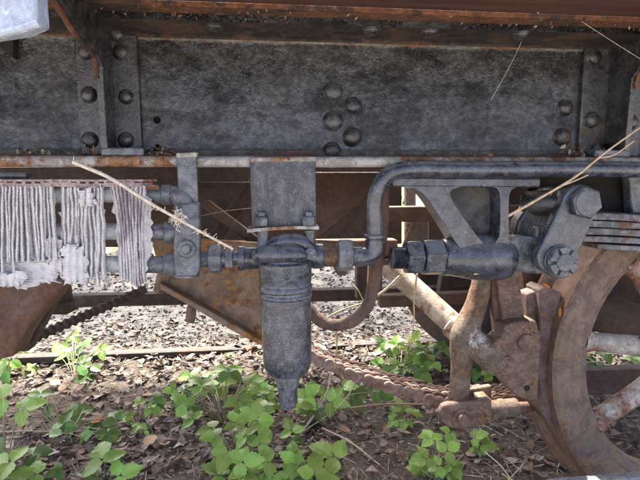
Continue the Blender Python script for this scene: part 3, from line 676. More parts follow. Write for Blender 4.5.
# rusty hook pipe
rk = cr([P(384, 178, 1.15), P(383, 205, 1.14), P(381, 240, 1.13), P(376, 270, 1.13), P(371, 296, 1.13), P(363, 312, 1.13), P(349, 322.5, 1.14), P(332, 325, 1.15), P(318, 319, 1.16), P(309, 309, 1.17), P(300, 300, 1.18)], 6)
rkb = MB().tube(rk, 6.3/pm(1.13, 370), 16); rkb.rough(.0012, 60); tag(emit('hook_pipe', rkb, 'umber', ang=60), 'rusty brown pipe hooking round below the elbow towards the filter', 'pipe')

# filter bracket plate
fb = thing('filter_bracket', 'mottled grey black hanger plate bolted over the dirt collector', 'bracket', P(283, 230, 1.055))
mb = MB().prism([P(249.5, 160, 1.046), P(315.5, 160, 1.046), P(316.5, 228, 1.046), P(252, 230, 1.046)], (0, .008, 0)); mb.rough(.0008, 30); emit('plate', mb, 'mottle', fb, bevel=.002)
mb = MB().prism([P(248.5, 157.5, 1.044), P(316.5, 157, 1.044), P(316.5, 161.5, 1.044), P(248.5, 162, 1.044)], (0, .03, 0)); mb.rough(.0015, 50); emit('rusty_fold', mb, 'edge', fb, bevel=.002)
a = P(247, 229.5, 1.03); b = P(319, 226.5, 1.03); mb = MB()
for i in range(24):
    t0, t1 = i/24, (i+1)/24
    q0, q1 = a.lerp(b, t0)+Vector((0, 0, .003*math.sin(t0*3.1))), a.lerp(b, t1)+Vector((0, 0, .003*math.sin(t1*3.1)))
    mb.prism([q0, q1, q1+Vector((0, 0, -.0065)), q0+Vector((0, 0, -.0065))], (0, .06, 0))
bm_ = mb; emit('bottom_flange', bm_, 'edge', fb)
for px in (262, 309):
    mb = MB().hexnut(P(px, 216, 1.036), P(px, 226, 1.036), 6.8/kp, R(12)); mb.cyl(P(px, 211.5, 1.036), P(px, 217, 1.036), 4.2/kp); emit('bolt', mb, 'speckle', fb, bevel=.001)
# dirt collector
YFt = 1.055
ff = thing('dirt_collector', 'grey black cylindrical dirt collector hanging below its bracket plate', 'filter', P(288, 408, YFt))
u_ = 1/kp
c = P(285, 262, YFt); ax = P(288.5, 408, YFt)-c; Lp = ax.length/146.0
pr = [(0, -2), (25.5, -2), (27.2, 0), (27.2, 5), (26.4, 6.5), (26.2, 17), (25.6, 18), (25.6, 21), (26.6, 22.5), (26.8, 25.5), (25.6, 27), (25.6, 29), (26.4, 30.2), (26.5, 32), (25.3, 33.5), (25.0, 60), (24.8, 88), (24.6, 97), (23.4, 103), (20.5, 108), (14, 110.5), (0, 110.5)]
emit('bowl', MB().lathe([(r*u_, t*Lp) for r, t in pr], c, ax, 48), 'speckle', ff, ang=30)
emit('drain_hex', MB().hexnut(c+ax.normalized()*110*Lp, c+ax.normalized()*126*Lp, 12.2*u_, R(14)), 'grey', ff, bevel=.002)
emit('drain_spigot', MB().lathe([(9.6*u_, 125*Lp), (9.6*u_, 140*Lp), (8.8*u_, 141*Lp), (8*u_, 144.5*Lp), (3*u_, 146*Lp), (0, 146*Lp)], c, ax, 20), 'grey', ff)
# head casting
def blob(name, pts, radii, seg=20, mat='bluegrey', parent=ff, squash=1):
    pp = cr(pts, 5); rr = []
    n = len(radii)-1
    for i in range(len(pp)):
        t = i/(len(pp)-1)*n; k0 = min(int(t), n-1); rr.append((radii[k0]*(1-(t-k0))+radii[k0+1]*(t-k0))*u_)
    mb = MB().tube(pp, rr, seg, squash=squash); return emit(name, mb, mat, parent, ang=60, sub=1)
emit('head_core', MB().lathe([(0, -22), (12, -21.5), (19, -17), (23, -9), (24.5, -1)][::-1] and [(r*u_, t*Lp) for r, t in ((24.5, -1), (23.5, -8), (20, -16), (13, -21), (0, -22))], c, ax, 32), 'bluegrey', ff)
blob('front_loop', [P(255, 259, 1.028), P(262, 254.5, 1.020), P(281, 254.5, 1.015), P(298, 255, 1.020), P(304, 259, 1.03)], [5, 8.4, 8.8, 8.4, 5])
blob('rear_arch', [P(268, 258, 1.05), P(272, 247, 1.045), P(286, 241.5, 1.042), P(302, 243, 1.045), P(312, 254, 1.05), P(314, 262, 1.05)], [8, 8.5, 8, 8.5, 9, 8])
mb = MB(); lg = cr([P(272+i*2.6, 247.6-.10*i+(1.3 if i % 2 else -1.3), 1.0325-.0005*i) for i in range(11)], 4); mb.tube(lg, .0016, 6); emit('raised_script', mb, 'grey', ff)
emit('inlet_port', MB().lathe([(0, 0), (11.6*u_, 0), (12.4*u_, .002), (12.4*u_, .012), (11*u_, .016), (10.6*u_, .05), (12*u_, .07)], P(238, 258, YFt), P(275, 258, YFt)-P(238, 258, YFt), 28), 'bluegrey', ff, ang=35)
emit('outlet_port', MB().lathe([(0, 0), (12*u_, 0), (12.8*u_, .002), (12.8*u_, .02), (11*u_, .026), (11*u_, .05)], P(323, 256, YFt), P(290, 256, YFt)-P(323, 256, YFt), 28), 'bluegrey', ff, ang=35)
emit('plug', MB().hexnut(P(310.5, 254, 1.028), P(310.5, 254, 1.018), 6.6*u_, .2), 'grey', ff, bevel=.0015)
for px in (263.5, 309.5):
    emit('lug', MB().lathe([(6.2*u_, 0), (6.0*u_, .022), (7.2*u_, .035), (8.5*u_, .05)], P(px, 230, 1.05), (0, 0, -1), 20), 'bluegrey', ff)
# left union nuts
lu = thing('inlet_union', 'row of grey hex union nuts between the header casting and dirt collector', 'pipe fitting', P(220, 272, 1.055))
def seg_(name, x0, x1, r, hexa=False, mat='bluegrey', ph=.1, y0=259.5):
    yy = lambda x: y0+(258-y0)*(x-196)/42 if True else y0
    a, b = P(x0, yy(x0), 1.055), P(x1, yy(x1), 1.055)
    mb = MB().hexnut(a, b, r*u_, ph) if hexa else MB().cyl(a, b, r*u_); return emit(name, mb, mat, lu, bevel=.0015 if hexa else 0)
seg_('nipple', 195, 210, 8.6, True, 'bluegrey', .3); seg_('union_nut', 208.5, 222, 14.8, True, 'grey', .25); seg_('tail', 221, 228, 9); seg_('tail_nut', 224.5, 233.5, 10.5, True, 'grey', .35); seg_('thread', 232, 239, 7)
# header casting
hd = thing('header_casting', 'upright grey pipe header with a round bolt joining three tubes', 'pipe fitting', P(186, 278, 1.055))
def tb(name, pts, r, mat='grey', parent=hd, seg=20): return emit(name, MB().tube(cr([P(*p) for p in pts], 6), r*u_ if not isinstance(r, list) else r, seg), mat, parent, ang=60)
mb = MB(); hp_ = cr([P(158, 194.5, 1.055), P(172, 194.5, 1.055), P(181, 197, 1.055), P(186, 204, 1.055), P(187, 216, 1.055), P(187, 240, 1.055), P(187, 262, 1.055), P(187, 276, 1.055)], 5)
rr = [8.2, 8.8, 10.5, 11.8, 12, 12.3, 13, 12]; mb.tube(hp_, [(lambda t: (rr[min(int(t), 6)]*(1-(t-min(int(t), 6)))+rr[min(int(t), 6)+1]*(t-min(int(t), 6)))*u_)(i/(len(hp_)-1)*7) for i in range(len(hp_))], 20); emit('body', mb, 'grey', hd, ang=60)
px_poly('face_pad', [(174, 203), (199, 203), (200, 240), (200, 270), (196, 277), (176, 277), (173, 268)], 1.028, .03, 'grey', hd, bevel=.004)
mb = MB(); disc(mb, 186.5, 249, 1.027, 9.2, .006); emit('bolt_washer', mb, 'grey', hd, bevel=.001)
mb = MB(); disc(mb, 186.5, 249, 1.021, 5.4, .009, 6); emit('bolt', mb, 'grey', hd, bevel=.001)
mb = MB()
for i in range(4):
    yy = 206+i*4.6; mb.tube(cr([P(177.5, yy-1.5, 1.0265), P(180.5, yy-1.7+(.8 if i % 2 else 0), 1.0265), P(180.5, yy+.9, 1.0265), P(177.8, yy+1.2, 1.0265)], 3), .0011, 6)
emit('raised_marks', mb, 'bluegrey', hd)
for y in (232, 264.5): emit('collar', MB().cyl(P(165, y, 1.055), P(177, y, 1.055), 11*u_), 'grey', hd)
emit('top_collar', MB().cyl(P(162, 194.5, 1.055), P(172, 194.5, 1.055), 10*u_), 'grey', hd)
# strap that carries the header
sp_ = thing('header_strap', 'upright grey flat strap hooking the header casting over the flange', 'strap', P(187, 205, 1.04))
px_poly('strap', [(176.5, 155), (196.5, 154), (198.5, 215), (178.5, 215)], 1.040, .012, 'grey', sp_, bevel=.002, rough=.0006)
px_poly('rust_cap', [(176, 153), (197, 152), (197, 157), (176, 158)], 1.038, .03, 'edge', sp_, bevel=.002)

# finned tube cooler on the left
cs = thing('tube_bank', 'three grey horizontal tubes running left out of the header casting', 'tubes', P(80, 270, 1.06))
for y in (194.5, 232, 264.5):
    mb = MB().tube([P(x, y+(1.5 if x < 0 else 0)+.7*math.sin(x*.05), 1.055) for x in range(-120, 150, 14)], 8.0*u_, 20); tu = emit('tube', mb, 'palegrey', cs, ang=60)
    mb = MB().cyl(P(144, y, 1.055), P(171, y, 1.055), 8.3*u_); emit('tube_end', mb, 'grey', tu)
pst = thing('slotted_strip', 'pinkish rusty slotted metal strip along the top of the white cloth', 'strip', P(70, 189, 1.03))
for i in range(24):
    x0 = -60+i*9.1
    if x0 > 150: break
    y0 = 184.5+(.9*math.sin(i*.9) if i < 22 else 2)
    mb = MB().prism([P(x0, y0-1.6, 1.022), P(x0+9.1, y0-1.6, 1.022), P(x0+9.1, y0+2.8, 1.022), P(x0, y0+3.0, 1.022)], (0, .004, 0))
    mb.prism([P(x0, y0-4.4, 1.022), P(x0+3.2, y0-4.2+random.uniform(-.5, .5), 1.022), P(x0+3.2, y0-1.5, 1.022), P(x0, y0-1.5, 1.022)], (0, .004, 0)); mb.rough(.0008, 70)
    emit('strip_segment', mb, 'strip', pst)
mb = MB().prism([P(-60, 179.5, 1.024), P(152, 179.5, 1.024), P(152, 181.6, 1.024), P(-60, 181.6, 1.024)], (0, .05, 0)); mb.rough(.001, 40); emit('top_fold', mb, 'strip', pst)
px_poly('plate', [(-60, 172.5), (26, 172.5), (26, 178.5), (-60, 178.5)], 1.05, .03, 'grey', pst)

def pleat(px, w, y0, y1, lean, seed, bulge=0, ragged=1.0, depth=.017):
    """one fold of corrugated cloth standing out from the bundle, its edge crimped like cardboard"""
    rnd = random.Random(seed); nz = 48; Y0 = 1.018+rnd.uniform(-.004, .006); prof = ((-.56, depth), (-.46, .0095), (-.24, .0035), (-.08, 0), (.10, .0004), (.26, .004), (.46, .0095), (.56, depth))
    vs = []; m = len(prof); ph = rnd.random()*6
    for i in range(nz+1):
        t = i/nz; y = y0+(y1-y0)*t
        ox = lean*t+bulge*math.sin(t*math.pi)+1.7*noise.noise(Vector((seed*3.1, t*2.4, 0)))*ragged+.5*noise.noise(Vector((seed*.7, t*9, 3)))*ragged
        cz = .55*(1 if i % 2 else -1)
        for dx, dy in prof:
            edge = max(0, 1-abs(dx)*4)
            q = P(px+ox+dx*w+cz*edge*.55, y+(3.0*noise.noise(Vector((seed*2.0, dx*3, 1)))*ragged if i in (0, nz) else 0), Y0+dy+.0009*cz*edge+.003*noise.noise(Vector((seed*1.7, t*7, 0)))); vs.append(q)
    fs = [(i*m+k, i*m+k+1, (i+1)*m+k+1, (i+1)*m+k) for i in range(nz) for k in range(m-1)]
    return MB().add(vs, fs)
ckA = thing('cloth_bundle', 'dense pleated white cloth bundle at the left edge round the tubes', 'cloth', P(10, 285, 1.04), 'frayed cloth on the tubes')
ckB = thing('cloth_bundle', 'torn middle bundle of white cloth with ragged creases round the tubes', 'cloth', P(82, 285, 1.04), 'frayed cloth on the tubes')
ckC = thing('cloth_bundle', 'narrow lilac edged cloth bundle next to the header casting', 'cloth', P(130, 288, 1.04), 'frayed cloth on the tubes')
sd_ = 1
for i in range(21):
    x = -24+i*3.75; y1 = 281+random.uniform(-7, 4)
    if i > 6: y1 = random.choice((257, 260, 262, 280))
    o = emit('pleat', pleat(x, 4.5, 186, y1, random.uniform(-1, 2.5)+(3 if i > 12 else 0), sd_, 0, .9), 'cloth', ckA, ang=70); sd_ += 1
for i in range(11):
    x = 64+i*3.8; y1 = 280+random.uniform(-9, 7)
    o = emit('pleat', pleat(x, 4.8, 186+random.uniform(-1, 5), y1, random.uniform(-2, 3), sd_, random.uniform(-2, 2), 1.7), 'cloth', ckB, ang=70); sd_ += 1
for i in range(9):
    x = 113+i*3.9; y1 = 286-abs(i-5)*1.5
    o = emit('pleat', pleat(x, 4.5, 186, y1, (8-i*1.0)*1.1, sd_, (i-4)*-.6, .7), 'lilac', ckC, ang=70); sd_ += 1
# loose torn sheets
def rag(parent, pts, Y, amp, name='torn_sheet'):
    mb = MB(); n = 16
    (x0, y0), (x1, y1), (x2, y2), (x3, y3) = pts
    for j in range(n+1):
        for i in range(n+1):
            a, b = i/n, j/n
            x = (x0*(1-a)+x1*a)*(1-b)+(x3*(1-a)+x2*a)*b; y = (y0*(1-a)+y1*a)*(1-b)+(y3*(1-a)+y2*a)*b
            e = 6.5 if i in (0, n) or j in (0, n) else (3 if i in (1, n-1) or j in (1, n-1) else 0)
            nn = noise.noise_vector(Vector((x*.27, y*.27, Y*90)))
            mb.v.append(P(x+nn.x*e, y+nn.y*e, Y+amp*noise.noise(Vector((x*.13, y*.05, 2)))+amp*.6*math.sin(x*.9)))
    mb.f = [(j*(n+1)+i, j*(n+1)+i+1, (j+1)*(n+1)+i+1, (j+1)*(n+1)+i) for j in range(n) for i in range(n)]
    o = emit(name, mb, 'cloth', parent, ang=70); q = o.modifiers.new('thick', 'SOLIDIFY'); q.thickness = .0025; return o
rag(ckA, [(-34, 186), (53, 186), (55, 262), (-34, 262)], 1.036, .003, 'backing')
rag(ckA, [(-20, 260), (62, 258), (58, 282), (18, 288)], 1.034, .006)
rag(ckA, [(44, 236), (58, 238), (66, 274), (52, 276)], 1.024, .006)
rag(ckA, [(-30, 272), (24, 272), (26, 287), (-30, 284)], 1.022, .006)
rag(ckB, [(62, 186), (103, 186), (104, 268), (63, 280)], 1.036, .003, 'backing')
rag(ckB, [(63, 248), (84, 244), (88, 280), (64, 285)], 1.014, .005)
rag(ckB, [(78, 190), (90, 188), (96, 204), (82, 208)], 1.010, .006)
rag(ckC, [(111, 186), (147, 186), (149, 258), (124, 284)], 1.036, .003, 'backing')
rag(ckC, [(140, 190), (151, 200), (151, 250), (142, 280)], 1.032, .004)
# ================================================================== SPRING HANGER CASTING, SHACKLE, SPRING
sc_ = thing('spring_bracket', 'black ribbed spring bracket casting with a thick horizontal barrel', 'bracket', P(475, 278, 1.09))
YC = 1.085; kc = pm(YC, 470); v_ = 1/kc
px_poly('top_plate', [(392, 177), (541, 178), (541, 188), (392, 187)], 1.050, .10, 'bluegrey', sc_, bevel=.004)
bpr = [(0, 0), (17, 0), (18.5, 1.5), (18.6, 6), (20, 14), (22.4, 28), (23.2, 44), (22.8, 58), (21, 65), (16, 69.5), (0, 70)]
a, b = P(442, 257, YC), P(512, 257.5, YC); Lb = (b-a).length/70
bb = MB().lathe([(r*v_, t*Lb) for r, t in bpr], a, b-a, 36); bb.rough(.0012, 25); emit('barrel', bb, 'bluegrey', sc_, ang=40)
px_poly('web_plate', [(432, 186), (506, 186), (506, 250), (470, 250)], YC+.016, .02, 'dusty', sc_, bevel=.003)
def ribm(pts, Y, dy, name): return px_poly(name, pts, Y, dy, 'bluegrey', sc_, bevel=.005)
def sm(pts): return [(v.x, v.y) for v in cr([(x, y, 0) for x, y in pts], 4)]
ribm(sm([(399, 186), (415, 189), (426, 197), (438, 214), (450, 233), (456, 243), (463, 252)])+sm([(492, 254), (484, 244), (472, 229), (458, 209), (451, 197), (452, 190), (464, 186)]), YC-.034, .062, 'diagonal_rib')
ribm(sm([(488, 186), (497, 189), (500, 198), (500, 230), (497, 240), (488, 250)])+sm([(513, 252), (509.5, 238), (509, 205), (511, 191), (520, 186)]), YC-.034, .062, 'upright_rib')
for x0, x1, r, ph in ((405, 421.5, 17.2, .32), (422, 443, 17.8, .20)): emit('hex_nut', MB().hexnut(P(x0, 257.5, YC), P(x1, 257.3, YC), r*v_*1.05, ph), 'bluegrey', sc_, bevel=.0025)
tp = [(0, 0), (9.5, 0)]
for i in range(9): tp += [(11.2, 1+i*1.7), (9.8, 1.85+i*1.7)]
tp += [(10, 17)]
a, b = P(390.5, 258, YC), P(407, 258, YC); Lb = (b-a).length/17
emit('threaded_end', MB().lathe([(r*v_, t*Lb) for r, t in tp], a, b-a, 24), 'bluegrey', sc_, ang=60)
mb = MB(); litter_leaf(mb, P(476, 275, 1.03), .012, (.55, .48, .22), .3)
tag(emit('yellow_petal', mb, 'litter'), 'tiny pale yellow petal stuck under the bracket barrel', 'petal')

sh = thing('spring_shackle', 'grey slanted shackle link with a hex bolt above and castle nut below', 'shackle', P(560, 280, 1.03))
YS = 1.005; ks = pm(YS, 570)
def capsule(pa, ra, pb, rb, Y, n=14):
    A, B = Vector((pa[0], pa[1])), Vector((pb[0], pb[1])); d = (B-A).normalized(); an = math.atan2(d.y, d.x); o = []
    for j in range(n+1): t = an+math.pi/2+math.pi*j/n; o.append((A.x+ra*math.cos(t), A.y+ra*math.sin(t)))
    for j in range(n+1): t = an-math.pi/2+math.pi*j/n; o.append((B.x+rb*math.cos(t), B.y+rb*math.sin(t)))
    return [P(x, y, Y) for x, y in o]
emit('front_link', MB().prism(capsule((581.5, 203), 18.5, (556, 258), 18.5, YS), (0, .024, 0)), 'bluegrey', sh, bevel=.005, seg=3)
emit('rear_link', MB().prism(capsule((566, 206), 16, (541, 255), 16, YS+.118), (0, .02, 0)), 'black', sh, bevel=.004)
a = P(583, 202.5, YS); emit('hex_bolt', MB().hexnut(a+Vector((0, .001, 0)), a+Vector((0, -.017, 0)), 16.5/ks, .25), 'bluegrey', sh, bevel=.003)
emit('bolt_face', MB().lathe([(0, -.0185), (12.6/ks, -.0185), (13.4/ks, -.016), (13.4/ks, -.01)], a, (0, 1, 0), 24), 'bluegrey', sh)
b = P(559.5, 261, YS)
emit('washer', MB().cyl(b, b+Vector((0, -.005, 0)), 17/ks), 'bluegrey', sh)
mb = MB()
for i in range(6):
    a0 = R(60*i+8); o = []
    for j in range(7):
        t = a0+R(46)*j/6; o.append((15.2/ks*math.cos(t), 15.2/ks*math.sin(t)))
    for j in range(6, -1, -1):
        t = a0+R(46)*j/6; o.append((8.5/ks*math.cos(t), 8.5/ks*math.sin(t)))
    mb.prism([b+Vector((x, -.005, z)) for x, z in o], (0, -.016, 0))
emit('castle_nut', mb, 'grey', sh, bevel=.0015)
emit('nut_base', MB().cyl(b+Vector((0, -.004, 0)), b+Vector((0, -.013, 0)), 15/ks), 'grey', sh)
emit('pin_end', MB().cyl(b, b+Vector((0, -.024, 0)), 9/ks), 'grey', sh)
emit('upper_pin', MB().cyl(a+Vector((0, .02, 0)), a+Vector((0, .15, 0)), 14/ks), 'black', sh)
emit('lower_pin', MB().cyl(b+Vector((0, .02, 0)), b+Vector((0, .15, 0)), 13/ks), 'black', sh)
px_poly('eye_block', [(508, 240), (522, 237), (548, 238), (552, 262), (546, 275), (520, 272), (508, 268)], 1.055, .05, 'grey', sh, bevel=.006, rough=.001)
mb = MB().cyl(P(538, 238, 1.07), P(538, 226, 1.07), 5.5/ks); emit('grease_plug', mb, 'grey', sh)
px_poly('saddle', [(514, 240), (518, 222), (528, 206), (540, 198), (556, 200), (556, 240)], 1.10, .04, 'black', sh, bevel=.006)
mb = MB().cyl(P(524, 204, 1.13), P(570, 202, 1.06), 14/ks); emit('cross_tube', mb, 'black', sh)

ls = thing('leaf_spring', 'stack of pale rusty spring leaves running off the right edge', 'leaf spring', P(620, 250, 1.1))
for i, (x0, ya, yb) in enumerate(((560, 212.5, 219.5), (562, 220.5, 227), (566, 228, 234.5), (583, 236, 242), (598, 244, 249))):
    k = 14; top = []; bot = []
    for j in range(k+1):
        x = x0+(780-x0)*j/k; s_ = ((x-560)/200)**2*10+(x-600)*.018; top.append(P(x, ya+s_, 1.075)); bot.append(P(x, yb+s_, 1.075))
    mb = MB().prism(top+bot[::-1], (0, .09, 0)); mb.rough(.001, 50); emit('leaf', mb, 'leafspring', ls, bevel=.0022)

# ================================================================== STRAWS, TWIGS, THREADS
def stalk(name, label, cat, pts, r, tint, sub=(), fuzz=0):
    mb = MB(); pp = cr(pts, 8); n = len(pp)
    mb.tube(pp, [r*(1.15-.5*i/n)*(1+.15*noise.noise(Vector((i*.8, r*900, 0)))) for i in range(n)], 7, True, tint)
    for sp2 in sub: mb.tube(cr(sp2, 5), r*.55, 5, True, tint)
    for i in range(fuzz):
        q = random.choice(pp); d = Vector((random.gauss(0, 1), random.gauss(0, .6), random.gauss(0, 1))).normalized(); mb.tube([q, q+d*random.uniform(.004, .014)], r*.2, 4, True, tint)
    return tag(emit(name, mb, 'straw', ang=70), label, cat)
ST = (.56, .45, .32)
stalk('dry_stalk', 'long frayed straw stalk slanting across the cloth and header casting', 'stalk', [P(73, 162, 1.0), P(110, 178, .995), P(150, 203, .99), P(178, 219, .995), P(205, 234, 1.0), P(233, 249, 1.01)], .0034, (.62, .54, .43), (), 60)
mb = MB()
for i in range(46):
    q = P(178+random.gauss(0, 1.8), 218+random.gauss(0, 3), .998); pts = [q]; d = Vector((random.gauss(.1, .5), random.gauss(-.1, .3), random.gauss(0, .9))).normalized()
    for j in range(3): d = (d+Vector((random.gauss(0, .5), random.gauss(0, .3), random.gauss(-.1, .5)))).normalized(); pts.append(pts[-1]+d*.0055)
    mb.tube(cr(pts, 3), .0007, 4, True, (.66, .58, .46))
tag(emit('fibre_tuft', mb, 'straw', ang=70), 'pale tuft of frayed fibres caught on the header casting', 'fibre')
stalk('dry_stalk', 'thin forked straw stalk leaning over the shackle at the right', 'stalk', [P(508, 216, .99), P(540, 198, .985), P(575, 177, .98), P(606, 152, .98), P(645, 124, .975)], .0026, (.5, .37, .24), ([P(556, 188, .983), P(572, 182, .983), P(588, 175, .983)], [P(598, 158, .98), P(614, 155, .98), P(634, 141, .975)]), 10)
stalk('dry_stalk', 'knotty tan bramble stem arching under the rusty hook pipe', 'stalk', [P(400, 276, 1.2), P(385, 290, 1.2), P(366, 302, 1.2), P(345, 309, 1.2), P(326, 318, 1.2), P(312, 326, 1.2)], .0030, (.42, .33, .20), ([P(364, 302, 1.2), P(358, 290, 1.21), P(352, 284, 1.22)],), 6)
stalk('dry_stalk', 'upright thin straw hanging in front of the diagonal tube', 'stalk', [P(417, 274, 1.25), P(414, 300, 1.26), P(414, 320, 1.27), P(410, 350, 1.28)], .0022, (.42, .30, .18))
stalk('dry_stalk', 'pale forked twig standing in the brambles below the chain', 'stalk', [G(302, 432, .02), P(318, 410, 1.95), P(327, 392, 1.9), P(331, 372, 1.88)], .0042, (.58, .50, .38), ([G(302, 432, .03), P(328, 415, 1.95), P(345, 400, 1.9), P(357, 378, 1.86), P(368, 350, 1.85)],))
stalk('dry_stalk', 'long bare twig lying on the soil at the lower middle', 'stalk', [G(322, 428, .02), G(350, 442, .03), G(380, 465, .02)], .0032, (.46, .36, .26))
stalk('dry_stalk', 'brown twig lying level just below the chain', 'stalk', [P(350, 408, 1.9), P(385, 404, 1.9), P(420, 404, 1.85), P(440, 403, 1.85)], .0036, (.33, .21, .12), ([P(385, 404, 1.9), P(400, 398, 1.9), P(418, 393, 1.9)],))
stalk('dry_stalk', 'thin brown stem hanging from the hook pipe', 'stalk', [P(336, 326, 1.2), P(337, 345, 1.22), P(335, 368, 1.25)], .0022, (.38, .25, .13), (), 4)
stalk('dry_stalk', 'thin dark twig lying in the litter at the lower left', 'stalk', [G(62, 440, .02), G(75, 425, .04), G(84, 408, .06)], .0026, (.30, .24, .18))
stalk('dry_stalk', 'pale bent straw on the soil below the clevis', 'stalk', [G(485, 452, .05), G(500, 465, .03), G(510, 478, .01)], .0022, (.5, .44, .36), ([G(510, 478, .01), G(518, 470, .03), G(524, 462, .05)],))
stalk('dry_stalk', 'pale straw lying flat among leaves at the left edge', 'stalk', [G(-5, 432, .02), G(30, 431, .03), G(58, 432, .02)], .0022, (.42, .36, .24))
for lab, pts in (('fine pale thread crossing the dark upper right corner', [P(545, -4, 1.0), P(590, 27, 1.0), P(645, 62, .98)]), ('fine pale thread slanting on the black web left of the right stanchion', [P(525, 34, 1.12), P(512, 62, 1.12), P(491, 100, 1.13)]), ('cobweb thread stretched left of the hanger plate', [P(200, 216, 1.2), P(225, 211, 1.15), P(251, 208, 1.06)])):
    mb = MB().tube(cr(pts, 4), .0005, 5, True, (.5, .46, .40)); tag(emit('thread', mb, 'straw'), lab, 'thread')

# ================================================================== BRAMBLES
def leaflet_mesh(seed, mat):
    rnd = random.Random(seed); nl_, nw = 12, 6; vs = []; wdt = rnd.uniform(.36, .44); cup = rnd.uniform(.10, .32); droop = rnd.uniform(.10, .34); tw = rnd.uniform(-.2, .2)
    for i in range(nl_+1):
        t = i/nl_; hw = wdt*(math.sin(math.pi*t**.82)**.72)*(1-.30*t**3) if 0 < t < 1 else 0.004
        hw *= 1+(.09 if i % 2 else -.05)
        for k in range(-nw//2, nw//2+1):
            u = k/(nw/2); x = u*hw
            z = cup*abs(x)-droop*t*t+.02*math.sin((t*7.5-abs(x)*7)*6.283)*min(1, abs(u)*1.5)*(1 if hw > .05 else 0)+tw*x*t
            vs.append((x, t+(.035*abs(u) if i % 2 else 0), z))
    m = nw+1
    fs = [(i*m+k, i*m+k+1, (i+1)*m+k+1, (i+1)*m+k) for i in range(nl_) for k in range(nw)]
    me = bpy.data.meshes.new('leaflet'); me.from_pydata(vs, [], fs); me.polygons.foreach_set('use_smooth', [True]*len(fs)); me.materials.append(M[mat]); return me
LM = {m: [leaflet_mesh(i*7+j*31, m) for i in range(5)] for j, m in enumerate(('leafA', 'leafB', 'leafC'))}
def bramble(label, root, leaves, group='brambles growing between the rails'):
    """leaves: (px, py, height above ground, leaflet length in pixels, tone, heading in degrees or None)"""
    rx = G(root[0], root[1], 0); rz = gz(rx.x, rx.y); base = Vector((rx.x, rx.y, rz))
    t = thing('bramble_plant', label, 'plant', base, group)
    mb = MB(); leaves = list(leaves); mids = []
    for (px, py, h, s_, tone, hd_) in list(leaves):
        if random.random() < .75: leaves.append((px+random.gauss(0, s_*.9), py+random.gauss(3, s_*.5), max(.02, h*random.uniform(.3, .8)), s_*random.uniform(.5, .85), random.choice('ab'+tone), None))
    for (px, py, h, s_, tone, hd_) in leaves:
        p = G(px, py, h); q = base.lerp(p, .55)+Vector((0, 0, .4*h)); mb.tube(cr([base, q, p], 5), [.0026-.0001*i for i in range(11)], 6, True, random.choice(((.12, .15, .05), (.16, .10, .07), (.2, .18, .08))))
    emit('stem', mb, 'stem', t, ang=70)
    for (px, py, h, s_, tone, hd_) in leaves:
        p = G(px, py, h); L = 1.08*s_/pm(p.y, px); yaw = R(hd_ if hd_ is not None else random.uniform(0, 360)); mat = {'a': 'leafA', 'b': 'leafB', 'c': 'leafC'}[tone]
        tilt = Matrix.Rotation(random.uniform(.25, .85), 3, 'X') @ Matrix.Rotation(random.gauss(0, .22), 3, 'Y')     # face turned a little to the open side
        par = None
        for j, (da, sc2, off) in enumerate(((0, 1.0, .16), (R(82+random.uniform(-14, 14)), .86, .0), (R(-82+random.uniform(-14, 14)), .86, .0))):
            ob = bpy.data.objects.new('leaf' if par is None else 'leaflet', random.choice(LM[mat])); col.objects.link(ob)
            rot = tilt @ Matrix.Rotation(yaw+da, 3, 'Z') @ Matrix.Rotation(random.gauss(0, .14), 3, 'X')
            o2 = p+rot @ Vector((0, off*L, 0))
            if par is None:
                ob.rotation_euler = rot.to_euler(); place(ob, o2, t); par = ob; prot = rot; ob.scale = (L*sc2,)*3; psc = L*sc2
            else:
                loc = prot.transposed() @ (o2-WORLD[par.name])/psc; ob.parent = par; ob.location = loc; ob.rotation_euler = (prot.transposed() @ rot).to_euler(); ob.scale = (L*sc2/psc,)*3; WORLD[ob.name] = o2
    return t
def rl(box, n, h, s_, tones): return [(random.uniform(box[0], box[2]), random.uniform(box[1], box[3]), random.uniform(*h), random.uniform(*s_), random.choice(tones), None) for i in range(n)]
bramble('big dim bramble at the lower left corner', (5, 470), [(4, 398, .13, 24, 'a', 95), (12, 462, .10, 26, 'a', 80), (38, 474, .06, 22, 'a', 100), (-6, 440, .1, 22, 'b', None), (8, 478, .04, 20, 'b', None), (30, 455, .05, 18, 'b', None)])
bramble('bramble with one bright broad three part leaf, bottom left', (106, 478), [(103, 462, .12, 27, 'a', 20), (118, 476, .08, 20, 'a', -70), (88, 477, .06, 16, 'b', None)])
bramble('dim bramble in the litter above the bright broad leaf', (60, 430), [(62, 428, .05, 17, 'b', None), (50, 434, .04, 17, 'b', None), (74, 412, .05, 15, 'b', None), (28, 408, .05, 15, 'b', None), (40, 395, .06, 14, 'b', None), (116, 420, .06, 15, 'b', None), (108, 432, .05, 14, 'b', None)])
bramble('upright bramble shoots at left just past the sunlit litter', (75, 385), [(70, 352, .10, 13, 'a', None), (84, 347, .12, 13, 'b', None), (76, 365, .06, 14, 'b', None), (92, 366, .08, 14, 'b', None), (60, 345, .1, 11, 'c', None), (102, 350, .12, 11, 'a', None), (86, 378, .05, 13, 'b', None), (72, 336, .14, 9, 'a', None)])
bramble('sunlit yellow green shoots beside the left casting', (10, 380), [(10, 362, .1, 14, 'a', None), (22, 352, .09, 12, 'c', None), (4, 372, .08, 15, 'b', None), (28, 368, .06, 11, 'c', None), (14, 345, .12, 10, 'c', None)])
bramble('small yellowish seedling left of the leafy thicket', (137, 422), [(139, 404, .08, 9, 'c', 20), (131, 416, .05, 8, 'c', 60), (150, 408, .06, 11, 'a', None), (157, 402, .07, 12, 'b', None), (140, 425, .03, 10, 'a', None)])
